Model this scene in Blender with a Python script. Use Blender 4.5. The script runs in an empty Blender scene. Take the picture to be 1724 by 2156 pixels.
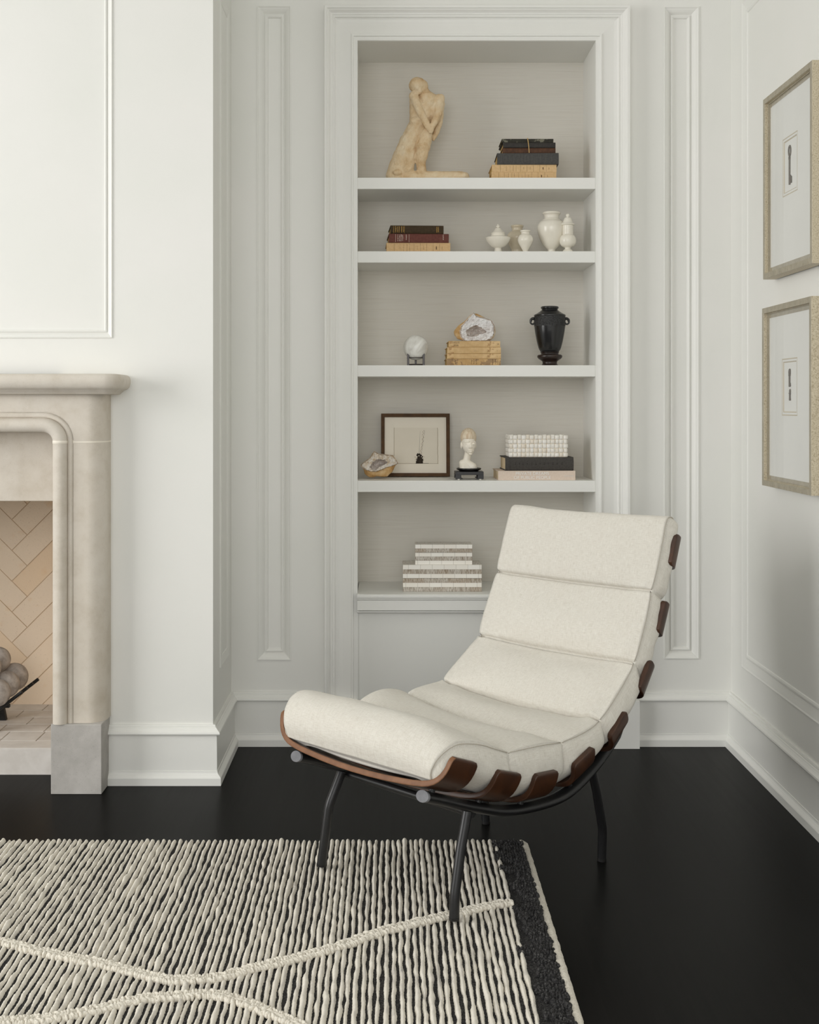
import bpy, bmesh, math, random
from mathutils import Vector, Matrix, noise
random.seed(7)
PI = math.pi
sc = bpy.context.scene
COL = sc.collection

# ------------------------------------------------------------------ camera, light, exposure
F, CX, CY, CAMZ = 2650.0, 822.0, 852.0, 1.098        # focal length and principal point in photo pixels
cam_d = bpy.data.cameras.new('camera'); cam = bpy.data.objects.new('camera', cam_d); COL.objects.link(cam)
cam.location = (0, 0, CAMZ); cam.rotation_euler = (PI / 2, 0, 0)
cam_d.sensor_fit = 'HORIZONTAL'; cam_d.sensor_width = 36.0; cam_d.lens = 36.0 * F / 1724
cam_d.shift_x = (862 - CX) / 1724; cam_d.shift_y = -(1078 - CY) / 1724
cam_d.clip_start = 0.05
sc.camera = cam
world = bpy.data.worlds.new('world'); sc.world = world; world.use_nodes = True
world.node_tree.nodes['Background'].inputs[0].default_value = (0.86, 0.93, 1.0, 1)
world.node_tree.nodes['Background'].inputs[1].default_value = 0.25


def area(name, loc, target, sx, sy, power, colr):
    d = bpy.data.lights.new(name, 'AREA'); d.shape = 'RECTANGLE'; d.size = sx; d.size_y = sy; d.energy = power; d.color = colr
    o = bpy.data.objects.new(name, d); COL.objects.link(o); o.location = loc
    o.rotation_euler = (Vector(target) - Vector(loc)).to_track_quat('-Z', 'Y').to_euler()
    return o


area('daylight_left_window', (-4.5, 1.5, 1.55), (0.6, 3.3, 1.1), 2.4, 2.2, 130, (1.0, 0.995, 0.98))
area('rear_fill_light', (-0.55, -1.9, 1.7), (0.22, 3.6, 1.05), 2.7, 2.1, 67, (1.0, 0.995, 0.985))  # broad soft fill added behind the camera, not a known window
sc.view_settings.view_transform = 'Standard'; sc.view_settings.look = 'None'
sc.view_settings.gamma = 1.0; sc.view_settings.use_curve_mapping = False
sc.view_settings.exposure = 0.0
sc.cycles.use_denoising = True
sc.cycles.max_bounces = 10; sc.cycles.diffuse_bounces = 6

# ------------------------------------------------------------------ materials


def lin(c):
    return tuple((v / 255 / 12.92 if v / 255 <= .04045 else ((v / 255 + .055) / 1.055) ** 2.4) for v in c) + (1,)


class Mat:
    def __init__(s, name, col=(200, 200, 200), rough=.6, spec=.5, metal=0.0):
        s.m = bpy.data.materials.new(name); s.m.use_nodes = True
        s.nt = s.m.node_tree; s.b = s.nt.nodes['Principled BSDF']
        s.b.inputs['Base Color'].default_value = lin(col); s.b.inputs['Roughness'].default_value = rough
        s.b.inputs['Specular IOR Level'].default_value = spec; s.b.inputs['Metallic'].default_value = metal

    def n(s, t, **kw):
        nd = s.nt.nodes.new(t)
        for k, v in kw.items(): setattr(nd, k, v)
        return nd

    def l(s, a, b): s.nt.links.new(a, b)

    def coords(s, scale=(1, 1, 1), kind='Object'):
        tc = s.n('ShaderNodeTexCoord'); mp = s.n('ShaderNodeMapping'); mp.inputs['Scale'].default_value = scale
        s.l(tc.outputs[kind], mp.inputs['Vector']); return mp.outputs['Vector']

    def noise(s, scale, detail=4, rough=.6, vec=None, dist=0):
        nd = s.n('ShaderNodeTexNoise'); nd.inputs['Scale'].default_value = scale; nd.inputs['Detail'].default_value = detail
        nd.inputs['Roughness'].default_value = rough; nd.inputs['Distortion'].default_value = dist
        s.l(vec if vec is not None else s.coords(), nd.inputs['Vector']); return nd.outputs['Fac']

    def ramp(s, fac, stops):
        r = s.n('ShaderNodeValToRGB'); e = r.color_ramp.elements
        while len(e) < len(stops): e.new(.5)
        for q, (p, c) in zip(e, stops): q.position = p; q.color = lin(c) if len(c) == 3 else c
        s.l(fac, r.inputs['Fac']); return r.outputs['Color']

    def mix(s, fac, a, b, mode='MIX'):
        m = s.n('ShaderNodeMix', data_type='RGBA', blend_type=mode)
        for i, v in ((0, fac), (6, a), (7, b)):
            if isinstance(v, (int, float)): m.inputs[i].default_value = v
            elif isinstance(v, tuple): m.inputs[i].default_value = lin(v) if len(v) == 3 else v
            else: s.l(v, m.inputs[i])
        return m.outputs[2]

    def math(s, op, a, b=None):
        m = s.n('ShaderNodeMath', operation=op)
        for i, v in enumerate((a, b)):
            if v is None: continue
            if isinstance(v, (int, float)): m.inputs[i].default_value = v
            else: s.l(v, m.inputs[i])
        return m.outputs[0]

    def col(s, c): s.l(c, s.b.inputs['Base Color']); return s

    def bump(s, h, strength=.3, dist=.002):
        b = s.n('ShaderNodeBump'); b.inputs['Strength'].default_value = strength; b.inputs['Distance'].default_value = dist
        s.l(h, b.inputs['Height']); s.l(b.outputs['Normal'], s.b.inputs['Normal']); return s


def mottled(name, c1, c2, scale, rough=.6, spec=.4, bump=.0, bdist=.002, lo=.35, hi=.65, detail=5):
    m = Mat(name, c1, rough, spec); f = m.noise(scale, detail)
    m.col(m.ramp(f, [(lo, c1), (hi, c2)]))
    if bump: m.bump(f, bump, bdist)
    return m


M = {}
m = Mat('white_paint', (234, 233, 229), .42, .35); f = m.noise(3, 2); m.col(m.ramp(f, [(.3, (233, 233, 228)), (.7, (236, 235, 231))])); M['paint'] = m
m = Mat('ceiling_paint', (236, 236, 232), .8, .2); M['ceil'] = m
# grasscloth: horizontal threads
m = Mat('grasscloth', (190, 186, 176), .8, .2)
f1 = m.noise(1, 5, .65, m.coords((5, 2, 260))); f2 = m.noise(1, 3, .6, m.coords((7, 7, 520))); f3 = m.noise(1, 3, .6, m.coords((300, 8, 900)))
c = m.ramp(f1, [(.2, (204, 197, 185)), (.42, (222, 217, 207)), (.62, (226, 222, 213)), (.8, (230, 220, 200))])
c = m.mix(m.math('MULTIPLY', f2, .3), c, (190, 189, 184)); c = m.mix(m.math('MULTIPLY', f3, .2), c, (228, 223, 214)); m.col(c); m.bump(f2, .3, .0010); M['grass'] = m
# floor: black stained oak
m = Mat('black_oak', (30, 28, 26), .3, .035)
v = m.coords((1, 1, 1)); g = m.noise(1, 6, .65, m.coords((60, 2.5, 1)), .6)
br = m.n('ShaderNodeTexBrick'); br.offset = .43; br.inputs['Scale'].default_value = 1; br.inputs['Brick Width'].default_value = 1.4
br.inputs['Row Height'].default_value = .13; br.inputs['Mortar Size'].default_value = .0012; br.inputs['Bias'].default_value = 0
br.inputs['Color1'].default_value = (.0, .0, .0, 1); br.inputs['Color2'].default_value = (1, 1, 1, 1); br.inputs['Mortar'].default_value = (.3, .3, .3, 1)
mp = m.n('ShaderNodeMapping'); mp.inputs['Rotation'].default_value = (0, 0, PI / 2); m.l(v, mp.inputs['Vector']); m.l(mp.outputs['Vector'], br.inputs['Vector'])
c = m.ramp(g, [(.3, (14, 14, 13)), (.7, (24, 23, 22))]); c = m.mix(.12, c, br.outputs['Color'], 'MULTIPLY'); m.col(c)
m.l(m.math('ADD', m.math('MULTIPLY', g, .14), .26), m.b.inputs['Roughness'])
m.bump(m.math('SUBTRACT', m.math('MULTIPLY', g, .35), br.outputs['Fac']), .12, .0012); M['floor'] = m
# limestone
m = Mat('limestone', (200, 188, 170), .75, .25)
a = m.noise(11, 7, .65); b_ = m.noise(420, 3); d_ = m.noise(1, 4, .6, m.coords((5, 5, 1.2)))
c = m.ramp(a, [(.3, (198, 190, 178)), (.5, (214, 208, 199)), (.7, (222, 217, 209))])
c = m.mix(m.math('MULTIPLY', m.math('GREATER_THAN', b_, .66), .3), c, (128, 116, 102)); c = m.mix(m.math('MULTIPLY', d_, .5), c, (206, 191, 169)); m.col(c); m.bump(b_, .25, .001); M['lime'] = m
m = Mat('grey_stone', (188, 184, 178), .75, .25); a = m.noise(14, 6); b_ = m.noise(300, 3)
c = m.ramp(a, [(.3, (168, 164, 159)), (.7, (192, 188, 183))]); c = m.mix(m.math('MULTIPLY', m.math('GREATER_THAN', b_, .65), .3), c, (120, 114, 108)); m.col(c); m.bump(b_, .2, .001); M['grey_stone'] = m
M['grout'] = Mat('grout', (238, 231, 218), .9, .1)
m = mottled('mortar', (206, 184, 156), (214, 194, 168), 60, .95, .1, .3); M['mortar'] = m
m = Mat('firebrick', (206, 170, 130), .9, .15); at = m.n('ShaderNodeAttribute', attribute_name='tone')
a = m.noise(9, 5); b_ = m.noise(220, 3)
c = m.ramp(at.outputs['Fac'], [(0, (236, 218, 196)), (.55, (240, 221, 197)), (.8, (237, 212, 182)), (.93, (230, 194, 146)), (1, (218, 168, 108))])
o_ = m.noise(13, 3); c = m.mix(m.ramp(o_, [(.60, (0, 0, 0)), (.72, (150, 150, 150))]), c, (222, 172, 108)); c = m.mix(m.math('MULTIPLY', a, .4), c, (228, 210, 188)); c = m.mix(m.math('MULTIPLY', m.math('GREATER_THAN', b_, .66), .25), c, (160, 132, 106)); m.col(c); m.bump(b_, .3, .0015); M['brick'] = m
m = mottled('hearth_stone', (206, 200, 193), (222, 217, 211), 12, .85, .2, .2); M['hearth'] = m
m = Mat('stone_ball', (150, 142, 136), .9, .15); a = m.noise(45, 5); m.col(m.ramp(a, [(.3, (150, 143, 138)), (.5, (176, 169, 164)), (.7, (194, 187, 182))])); m.bump(a, .4, .003); M['ball'] = m
M['iron'] = mottled('black_iron', (18, 17, 16), (26, 25, 24), 80, .55, .4)
M['steel'] = mottled('black_powder_coated_steel', (24, 24, 25), (29, 29, 30), 300, .38, .45)
M['cap'] = mottled('grey_plastic_cap', (112, 112, 116), (122, 122, 126), 60, .6, .3)
# walnut
m = Mat('walnut', (74, 44, 26), .36, .45)
g = m.noise(1, 5, .6, m.coords((10, 10, 10)), 1.5); g2 = m.noise(1, 4, .6, m.coords((160, 160, 900)))
c = m.ramp(g, [(.3, (54, 32, 20)), (.5, (68, 41, 25)), (.7, (82, 50, 30))]); c = m.mix(m.math('MULTIPLY', g2, .3), c, (42, 25, 16)); m.col(c); m.bump(g2, .1, .0006); M['walnut'] = m
m = Mat('walnut_edge', (136, 94, 70), .5, .3); g = m.noise(40, 4); m.col(m.ramp(g, [(.3, (112, 76, 52)), (.7, (134, 94, 66))])); M['walnut_edge'] = m
# linen
m = Mat('linen', (214, 208, 196), .92, .12)
uv = m.coords((1, 1, 1), 'UV')
def uvn(sx, sy, d=2):
    mp = m.n('ShaderNodeMapping'); mp.inputs['Scale'].default_value = (sx, sy, 1); m.l(uv, mp.inputs['Vector']); return m.noise(1, d, .6, mp.outputs['Vector'])
w1, w2, w3, w4 = uvn(650, 60), uvn(60, 650), uvn(22, 22, 5), uvn(620, 620, 1)
c = m.ramp(w1, [(.3, (200, 195, 184)), (.55, (221, 218, 209)), (.75, (229, 227, 220))])
c = m.mix(.5, c, m.ramp(w2, [(.3, (197, 192, 181)), (.55, (220, 217, 208)), (.75, (230, 228, 221))]))
c = m.mix(m.math('MULTIPLY', w3, .4), c, (208, 199, 188)); m.col(c)
m.bump(m.math('ADD', m.math('ADD', w1, w2), w4), .35, .0012); m.b.inputs['Sheen Weight'].default_value = .15; M['linen'] = m
M['seam'] = Mat('linen_seam_thread', (188, 179, 164), .95, .1)
# rug
m = Mat('cream_wool', (216, 208, 192), .95, .1)
a = m.noise(1, 5, .65, m.coords((90, 14, 40))); b_ = m.noise(420, 2); lg = m.noise(1, 3, .6, m.coords((3, 3, 3)))
c = m.ramp(m.math('ADD', m.math('MULTIPLY', a, .75), m.math('MULTIPLY', lg, .25)), [(.3, (232, 227, 217)), (.54, (224, 219, 208)), (.63, (196, 191, 184)), (.73, (134, 131, 128))])
c = m.mix(m.math('MULTIPLY', b_, .3), c, (212, 204, 188)); m.col(c); m.bump(b_, .5, .0014); M['wool'] = m
m = Mat('cream_knots', (226, 218, 202), .95, .1); b_ = m.noise(300, 3); m.col(m.ramp(b_, [(.3, (204, 196, 182)), (.6, (230, 225, 213))])); m.bump(b_, .7, .002); M['knot'] = m
m = Mat('charcoal_wool', (66, 66, 68), .95, .1); b_ = m.noise(350, 3); m.col(m.ramp(b_, [(.3, (32, 32, 33)), (.52, (54, 53, 53)), (.7, (96, 95, 93))])); m.bump(b_, .7, .002); M['charcoal'] = m
# ornaments
m = Mat('plaster_statue', (214, 186, 142), .8, .25); a = m.noise(22, 6); b_ = m.noise(160, 4)
c = m.ramp(a, [(.28, (196, 158, 112)), (.48, (222, 197, 160)), (.7, (234, 217, 188))]); c = m.mix(m.math('MULTIPLY', m.math('GREATER_THAN', b_, .69), .4), c, (168, 128, 84)); m.col(c); m.bump(b_, .5, .003); M['statue'] = m
M['ceramic'] = mottled('cream_ceramic', (232, 226, 212), (238, 233, 221), 20, .22, .5)
M['ceramic_dark'] = mottled('antique_cream_ceramic', (208, 196, 172), (222, 212, 192), 14, .2, .5)
m = Mat('black_bronze', (26, 26, 27), .22, .6); a = m.noise(60, 4); m.col(m.ramp(a, [(.3, (20, 20, 21)), (.7, (34, 34, 35))])); M['bronze'] = m
m = Mat('black_bronze_band', (40, 40, 41), .55, .4); a = m.noise(240, 3); m.col(m.ramp(a, [(.4, (24, 24, 25)), (.6, (58, 58, 58))])); m.bump(a, .8, .003); M['bronze_band'] = m
M['bronze_brown'] = mottled('brown_bronze', (32, 24, 21), (48, 33, 27), 30, .3, .5)
m = Mat('frosted_crystal', (232, 230, 224), .25, .5); a = m.noise(14, 5, .6, None, 2); m.col(m.ramp(a, [(.35, (206, 203, 196)), (.6, (238, 237, 232))]))
m.b.inputs['Subsurface Weight'].default_value = .4; m.b.inputs['Subsurface Radius'].default_value = (.03, .03, .03); m.b.inputs['Subsurface Scale'].default_value = .5; M['crystal'] = m
m = Mat('geode_rock', (196, 164, 118), .9, .2); a = m.noise(28, 6); m.col(m.ramp(a, [(.3, (160, 118, 70)), (.45, (198, 160, 108)), (.6, (216, 190, 150)), (.75, (228, 216, 196))])); m.bump(m.noise(90, 4), .6, .004); M['rock'] = m
m = Mat('quartz', (232, 228, 226), .35, .6); a = m.noise(40, 4); vo = m.n('ShaderNodeTexVoronoi'); vo.inputs['Scale'].default_value = 130; m.l(m.coords(), vo.inputs['Vector'])
m.col(m.ramp(a, [(.3, (206, 198, 194)), (.55, (236, 234, 233)), (.8, (246, 245, 244))])); m.bump(vo.outputs['Distance'], .9, .004); M['quartz'] = m
m = Mat('quartz_beige', (220, 208, 192), .4, .5); a = m.noise(60, 5); vo = m.n('ShaderNodeTexVoronoi'); vo.inputs['Scale'].default_value = 130; m.l(m.coords(), vo.inputs['Vector'])
m.col(m.ramp(a, [(.3, (186, 160, 124)), (.45, (214, 200, 182)), (.6, (228, 222, 214)), (.8, (240, 238, 236))])); m.bump(vo.outputs['Distance'], .9, .004); M['quartz_beige'] = m
m = Mat('smoky_quartz', (190, 178, 168), .35, .6); a = m.noise(50, 4); vo = m.n('ShaderNodeTexVoronoi'); vo.inputs['Scale'].default_value = 110; m.l(m.coords(), vo.inputs['Vector'])
m.col(m.ramp(a, [(.3, (184, 168, 156)), (.55, (216, 207, 200)), (.8, (232, 225, 217))])); m.bump(vo.outputs['Distance'], .9, .004); M['smoky'] = m
M['bone'] = mottled('carved_bone', (243, 235, 219), (247, 241, 229), 30, .35, .45)
m = Mat('streaked_bone', (226, 208, 180), .4, .4); a = m.noise(1, 4, .6, m.coords((220, 220, 22))); m.col(m.ramp(a, [(.3, (206, 180, 148)), (.6, (234, 220, 196))])); m.bump(a, .3, .001); M['bone_hair'] = m
M['ebony'] = mottled('ebony_wood', (13, 12, 13), (20, 19, 20), 60, .3, .5)
M['felt'] = Mat('white_felt', (220, 216, 208), .9, .1)
M['frame_wood'] = mottled('dark_brown_frame', (70, 46, 20), (86, 58, 27), 40, .5, .2)
M['mat_board'] = mottled('mat_board', (240, 232, 217), (243, 236, 222), 5, .9, .1)
M['paper'] = mottled('etching_paper', (232, 224, 208), (237, 229, 214), 6, .9, .1)
M['paper_edge'] = Mat('paper_edge', (176, 162, 138), .9, .1)
m = mottled('charcoal_ink', (40, 34, 30), (74, 66, 58), 300, .9, .1); M['ink'] = m
M['wash'] = mottled('grey_ink_wash', (206, 196, 179), (222, 213, 197), 90, .9, .1)
M['ochre_ink'] = mottled('ochre_ink', (120, 90, 56), (160, 126, 86), 200, .9, .1)
m = Mat('champagne_frame', (176, 164, 136), .45, .5, .2); a = m.noise(1, 4, .6, m.coords((30, 30, 12))); b_ = m.noise(130, 4)
c = m.ramp(a, [(.3, (158, 150, 132)), (.7, (180, 172, 153))]); c = m.mix(m.math('MULTIPLY', m.math('GREATER_THAN', b_, .56), .3), c, (140, 124, 94)); m.col(c); M['champ'] = m
m = Mat('speckled_champagne_frame', (206, 190, 158), .45, .5, .15); b_ = m.noise(320, 4, .6); m.col(m.ramp(b_, [(.3, (150, 136, 108)), (.45, (192, 180, 154)), (.7, (212, 202, 180))])); M['champ_side'] = m
M['white_mat'] = mottled('white_mat_board', (226, 226, 222), (229, 229, 225), 4, .9, .1)
M['bevel'] = Mat('beige_mat_bevel', (196, 186, 166), .8, .1)
M['key'] = mottled('dark_iron_key', (58, 50, 42), (92, 80, 68), 200, .6, .4)
m = Mat('picture_glass', (255, 255, 255), .02, .5)
g1 = m.n('ShaderNodeBsdfTransparent'); g2 = m.n('ShaderNodeBsdfGlossy'); g2.inputs['Roughness'].default_value = .04; mx = m.n('ShaderNodeMixShader'); fr = m.n('ShaderNodeFresnel'); fr.inputs['IOR'].default_value = 1.35
m.l(m.math('MULTIPLY', fr.outputs[0], .22), mx.inputs[0]); m.l(g1.outputs[0], mx.inputs[1]); m.l(g2.outputs[0], mx.inputs[2]); m.l(mx.outputs[0], m.nt.nodes['Material Output'].inputs['Surface']); M['glass'] = m
M['twine'] = mottled('twine', (196, 160, 104), (214, 182, 128), 400, .9, .1)


def clothmat(name, c1, c2, scale=120, rough=.8, wear=None):
    m = Mat(name, c1, rough, .25); a = m.noise(scale, 4); c = m.ramp(a, [(.35, c1), (.65, c2)])
    if wear:
        b = m.noise(34, 6, .7); c = m.mix(m.math('MULTIPLY', m.math('GREATER_THAN', b, wear[0]), .6), c, wear[1])
    m.col(c); m.bump(a, .2, .0008); M[name] = m


clothmat('tan_cloth', (204, 170, 124), (214, 182, 138))
clothmat('tan_cloth_pale', (209, 176, 130), (219, 187, 143))
clothmat('charcoal_cloth', (70, 69, 68), (82, 81, 79), 160)
clothmat('black_leather', (48, 45, 43), (60, 57, 53), 90, .55)
clothmat('brown_leather', (72, 48, 34), (94, 64, 45), 90, .6)
clothmat('green_grey_leather', (44, 42, 36), (60, 58, 50), 80, .7, (.56, (140, 138, 120)))
clothmat('dark_olive_cloth', (60, 48, 33), (70, 57, 40))
clothmat('maroon_cloth', (98, 58, 51), (110, 67, 59))
clothmat('black_cloth', (66, 63, 60), (76, 73, 69), 180)
clothmat('blush_cloth', (216, 198, 183), (222, 206, 191), 160)
clothmat('vellum', (196, 162, 114), (218, 188, 142), 26, .6, (.6, (160, 118, 72)))
clothmat('vellum_worn', (180, 146, 98), (208, 176, 128), 22, .65, (.52, (122, 98, 80)))
M['pages'] = mottled('aged_pages', (200, 166, 104), (214, 182, 122), 200, .9, .1)
M['pages_light'] = mottled('cream_pages', (216, 196, 162), (226, 208, 176), 200, .9, .1)
M['gold'] = Mat('gilt_lettering', (178, 138, 66), .45, .5, .3)
M['silver_text'] = Mat('pale_lettering', (206, 190, 178), .6, .3)
M['white_text'] = Mat('white_lettering', (240, 238, 234), .6, .3)
M['faint_text'] = Mat('faded_lettering', (98, 97, 90), .7, .2)
M['dark_text'] = Mat('dark_lettering', (78, 52, 34), .8, .2)
M['blind_text'] = Mat('blind_stamped_lettering', (44, 40, 36), .5, .3)
# woven bone tiles
m = Mat('woven_bone', (236, 230, 218), .38, .4); at = m.n('ShaderNodeAttribute', attribute_name='tone'); m.col(m.ramp(at.outputs['Fac'], [(0, (232, 222, 206)), (.2, (239, 234, 224)), (1, (243, 240, 234))])); M['weave'] = m
# bone and horn inlay: alternating courses of pale bone and streaked horn


def inlay(name, BH, off):
    m = Mat(name, (230, 224, 212), .4, .4)
    tc = m.n('ShaderNodeTexCoord'); sx = m.n('ShaderNodeSeparateXYZ'); m.l(tc.outputs['Object'], sx.inputs[0])
    v = m.math('ADD', m.math('DIVIDE', m.math('SUBTRACT', sx.outputs[2], m.math('MAXIMUM', m.math('SUBTRACT', sx.outputs[1], .0015), 0)), BH), 100 + off)
    row = m.math('FLOOR', v); par = m.math('MODULO', row, 2); fr_ = m.math('FRACT', v)
    cb = m.n('ShaderNodeCombineXYZ'); m.l(m.math('MULTIPLY', sx.outputs[0], 520), cb.inputs[0]); m.l(m.math('MULTIPLY', v, .9), cb.inputs[1]); m.l(m.math('MULTIPLY', row, 7.3), cb.inputs[2])
    st = m.noise(1, 4, .75, cb.outputs[0])
    seg_ = m.math('MULTIPLY', m.math('ADD', sx.outputs[0], m.math('MULTIPLY', row, .017)), 26)
    cb2 = m.n('ShaderNodeCombineXYZ'); m.l(m.math('FLOOR', seg_), cb2.inputs[0]); m.l(row, cb2.inputs[1])
    wn = m.n('ShaderNodeTexWhiteNoise'); m.l(cb2.outputs[0], wn.inputs['Vector'])
    horn = m.ramp(st, [(.3, (92, 80, 66)), (.42, (152, 140, 124)), (.55, (204, 198, 188)), (.75, (230, 226, 219))])
    horn = m.mix(m.math('MULTIPLY', wn.outputs[0], .3), horn, (150, 118, 78))
    bone = m.mix(m.math('MULTIPLY', wn.outputs[0], .5), (246, 243, 236), (237, 230, 218))
    c = m.mix(par, bone, horn)
    c = m.mix(m.math('MULTIPLY', m.math('MAXIMUM', m.math('LESS_THAN', fr_, .05), m.math('LESS_THAN', m.math('FRACT', seg_), .025)), .5), c, (110, 96, 80)); m.col(c); M[name] = m


inlay('inlay_large', .01437, 1); inlay('inlay_small', .0130, 0)

# ------------------------------------------------------------------ mesh helpers


class MB:
    def __init__(s): s.v = []; s.f = []; s.smooth = []; s.tone = []; s.cur = 0.0; s.mi = []; s.m = 0

    def add(s, vs, fs, sm=False):
        o = len(s.v); s.v += [tuple(p) for p in vs]; s.f += [tuple(i + o for i in f) for f in fs]
        s.smooth += [sm] * len(fs); s.tone += [s.cur] * len(vs); s.mi += [s.m] * len(fs); return s

    def box(s, x0, x1, y0, y1, z0, z1):
        return s.add([(x0, y0, z0), (x1, y0, z0), (x1, y1, z0), (x0, y1, z0), (x0, y0, z1), (x1, y0, z1), (x1, y1, z1), (x0, y1, z1)],
                     [(0, 3, 2, 1), (4, 5, 6, 7), (0, 1, 5, 4), (1, 2, 6, 5), (2, 3, 7, 6), (3, 0, 4, 7)])

    def grid(s, rows, closed=False, sm=True, cap0=False, cap1=False):
        n = len(rows[0]); vs = [p for r in rows for p in r]; fs = []
        for i in range(len(rows) - 1):
            for j in range(n if closed else n - 1):
                k = (j + 1) % n; fs.append((i * n + j, i * n + k, (i + 1) * n + k, (i + 1) * n + j))
        s.add(vs, fs, sm)
        if cap0: s.add(rows[0][::-1], [tuple(range(n))], False)
        if cap1: s.add(rows[-1], [tuple(range(n))], False)
        return s

    def lathe(s, cx, cy, prof, n=40, cap=True):
        rows = [[(cx + r * math.cos(2 * PI * k / n), cy + r * math.sin(2 * PI * k / n), z) for k in range(n)] for r, z in prof]
        return s.grid(rows, True, True, cap and prof[0][0] > 0, cap and prof[-1][0] > 0)

    def tube(s, pts, rad, n=14, caps=True, ry=None):
        pts = [Vector(p) for p in pts]; rows = []; up = None
        for i, p in enumerate(pts):
            t = (pts[min(i + 1, len(pts) - 1)] - pts[max(i - 1, 0)]).normalized()
            if up is None:
                up = Vector((0, 0, 1)) if abs(t.z) < .9 else Vector((1, 0, 0))
            up = (up - t * up.dot(t)).normalized(); sd = t.cross(up)
            r = rad(i / (len(pts) - 1)) if callable(rad) else rad
            r2 = r if ry is None else ry
            rows.append([p + sd * (math.cos(2 * PI * k / n) * r) + up * (math.sin(2 * PI * k / n) * r2) for k in range(n)])
        return s.grid(rows, True, True, caps, caps)

    def ell(s, c, r, rot=None, nu=20, nv=12):
        rows = []
        for i in range(nv + 1):
            a = PI * i / nv; row = []
            for j in range(nu):
                b = 2 * PI * j / nu; p = Vector((r[0] * math.sin(a) * math.cos(b), r[1] * math.sin(a) * math.sin(b), r[2] * math.cos(a)))
                if rot is not None: p = rot @ p
                row.append(p + Vector(c))
            rows.append(row)
        return s.grid(rows, True, True)

    def caps(s, a, b, ra, rb, n=16):
        a, b = Vector(a), Vector(b); d = (b - a).normalized(); u = d.orthogonal().normalized(); w = d.cross(u); rows = []
        for k in range(1, 7):
            t = -PI / 2 + PI / 2 * k / 6 - .001; rows.append([a + d * (math.sin(t) * ra) + (u * math.cos(2 * PI * q / n) + w * math.sin(2 * PI * q / n)) * (math.cos(t) * ra) for q in range(n)])
        for k in range(6):
            t = PI / 2 * k / 6; rows.append([b + d * (math.sin(t) * rb) + (u * math.cos(2 * PI * q / n) + w * math.sin(2 * PI * q / n)) * (math.cos(t) * rb) for q in range(n)])
        return s.grid(rows, True, True, True, True)

    def prism(s, poly, z0, z1, sm=False, caps=True):
        n = len(poly); vs = [(x, y, z0) for x, y in poly] + [(x, y, z1) for x, y in poly]
        fs = [(i, (i + 1) % n, n + (i + 1) % n, n + i) for i in range(n)]
        s.add(vs, fs, sm)
        if caps: s.add([(x, y, z0) for x, y in poly], [tuple(range(n))[::-1]]); s.add([(x, y, z1) for x, y in poly], [tuple(range(n))])
        return s

    def mirror_x(s, xc):
        n = len(s.v); m = len(s.f)
        s.v += [(2 * xc - x, y, z) for x, y, z in s.v[:n]]; s.f += [tuple(i + n for i in f[::-1]) for f in s.f[:m]]
        s.smooth += s.smooth[:m]; s.tone += s.tone[:n]; s.mi += s.mi[:m]; return s

    def xform(s, fn): s.v = [tuple(fn(Vector(p))) for p in s.v]; return s

    def build(s, name, mats, parent=None, bevel=0.0, seg=2, tone=False, uv=None):
        me = bpy.data.meshes.new(name)
        off = Vector(parent_loc(parent)) if parent is not None else Vector((0, 0, 0))
        me.from_pydata([tuple(Vector(p) - off) for p in s.v], [], s.f)
        me.polygons.foreach_set('use_smooth', s.smooth)
        mats = mats if isinstance(mats, (list, tuple)) else [mats]
        for q in mats: me.materials.append(q.m if isinstance(q, Mat) else q)
        me.polygons.foreach_set('material_index', s.mi)
        if tone:
            at = me.attributes.new('tone', 'FLOAT', 'POINT'); at.data.foreach_set('value', s.tone)
        if uv:
            ul = me.uv_layers.new(name='UVMap')
            for lp in me.loops: ul.data[lp.index].uv = uv[lp.vertex_index]
        me.validate(); me.update()
        o = bpy.data.objects.new(name, me); COL.objects.link(o)
        if parent is not None: o.parent = parent
        if bevel:
            b = o.modifiers.new('edge', 'BEVEL'); b.width = bevel; b.segments = seg; b.limit_method = 'ANGLE'; b.angle_limit = math.radians(35); b.harden_normals = False
        return o


_loc = {}


def parent_loc(p):
    t = Vector((0, 0, 0))
    while p is not None:
        t = t + Vector(_loc.get(p.name, (0, 0, 0))); p = p.parent
    return t


def thing(name, label, cat, loc, group=None):
    o = bpy.data.objects.new(name, None); COL.objects.link(o); o.location = loc; o.empty_display_size = .05; _loc[o.name] = tuple(loc)
    return tag(o, label, cat, group)


def tag(o, label, cat, group=None):
    o['label'] = label; o['category'] = cat
    if group: o['group'] = group
    return o


def struct(o, label=None, cat=None):
    o['kind'] = 'structure'
    if label: o['label'] = label
    if cat: o['category'] = cat
    return o


def P(px, py, Y): return Vector(((px - CX) * Y / F, Y, CAMZ + (CY - py) * Y / F))


def sweep(mb, rect, prof, to3d, open_bottom=False):
    u0, u1, v0, v1 = rect; rows = []
    for w, h in prof:
        vb = v0 if open_bottom else v0 + w
        rows.append([to3d(u0 + w, vb, h), to3d(u0 + w, v1 - w, h), to3d(u1 - w, v1 - w, h), to3d(u1 - w, vb, h)])
    n = 3 if open_bottom else 4
    for i in range(len(rows) - 1):
        for j in range(n):
            k = (j + 1) % 4; mb.add([rows[i][j], rows[i][k], rows[i + 1][k], rows[i + 1][j]], [(0, 1, 2, 3)])
    return mb


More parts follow.
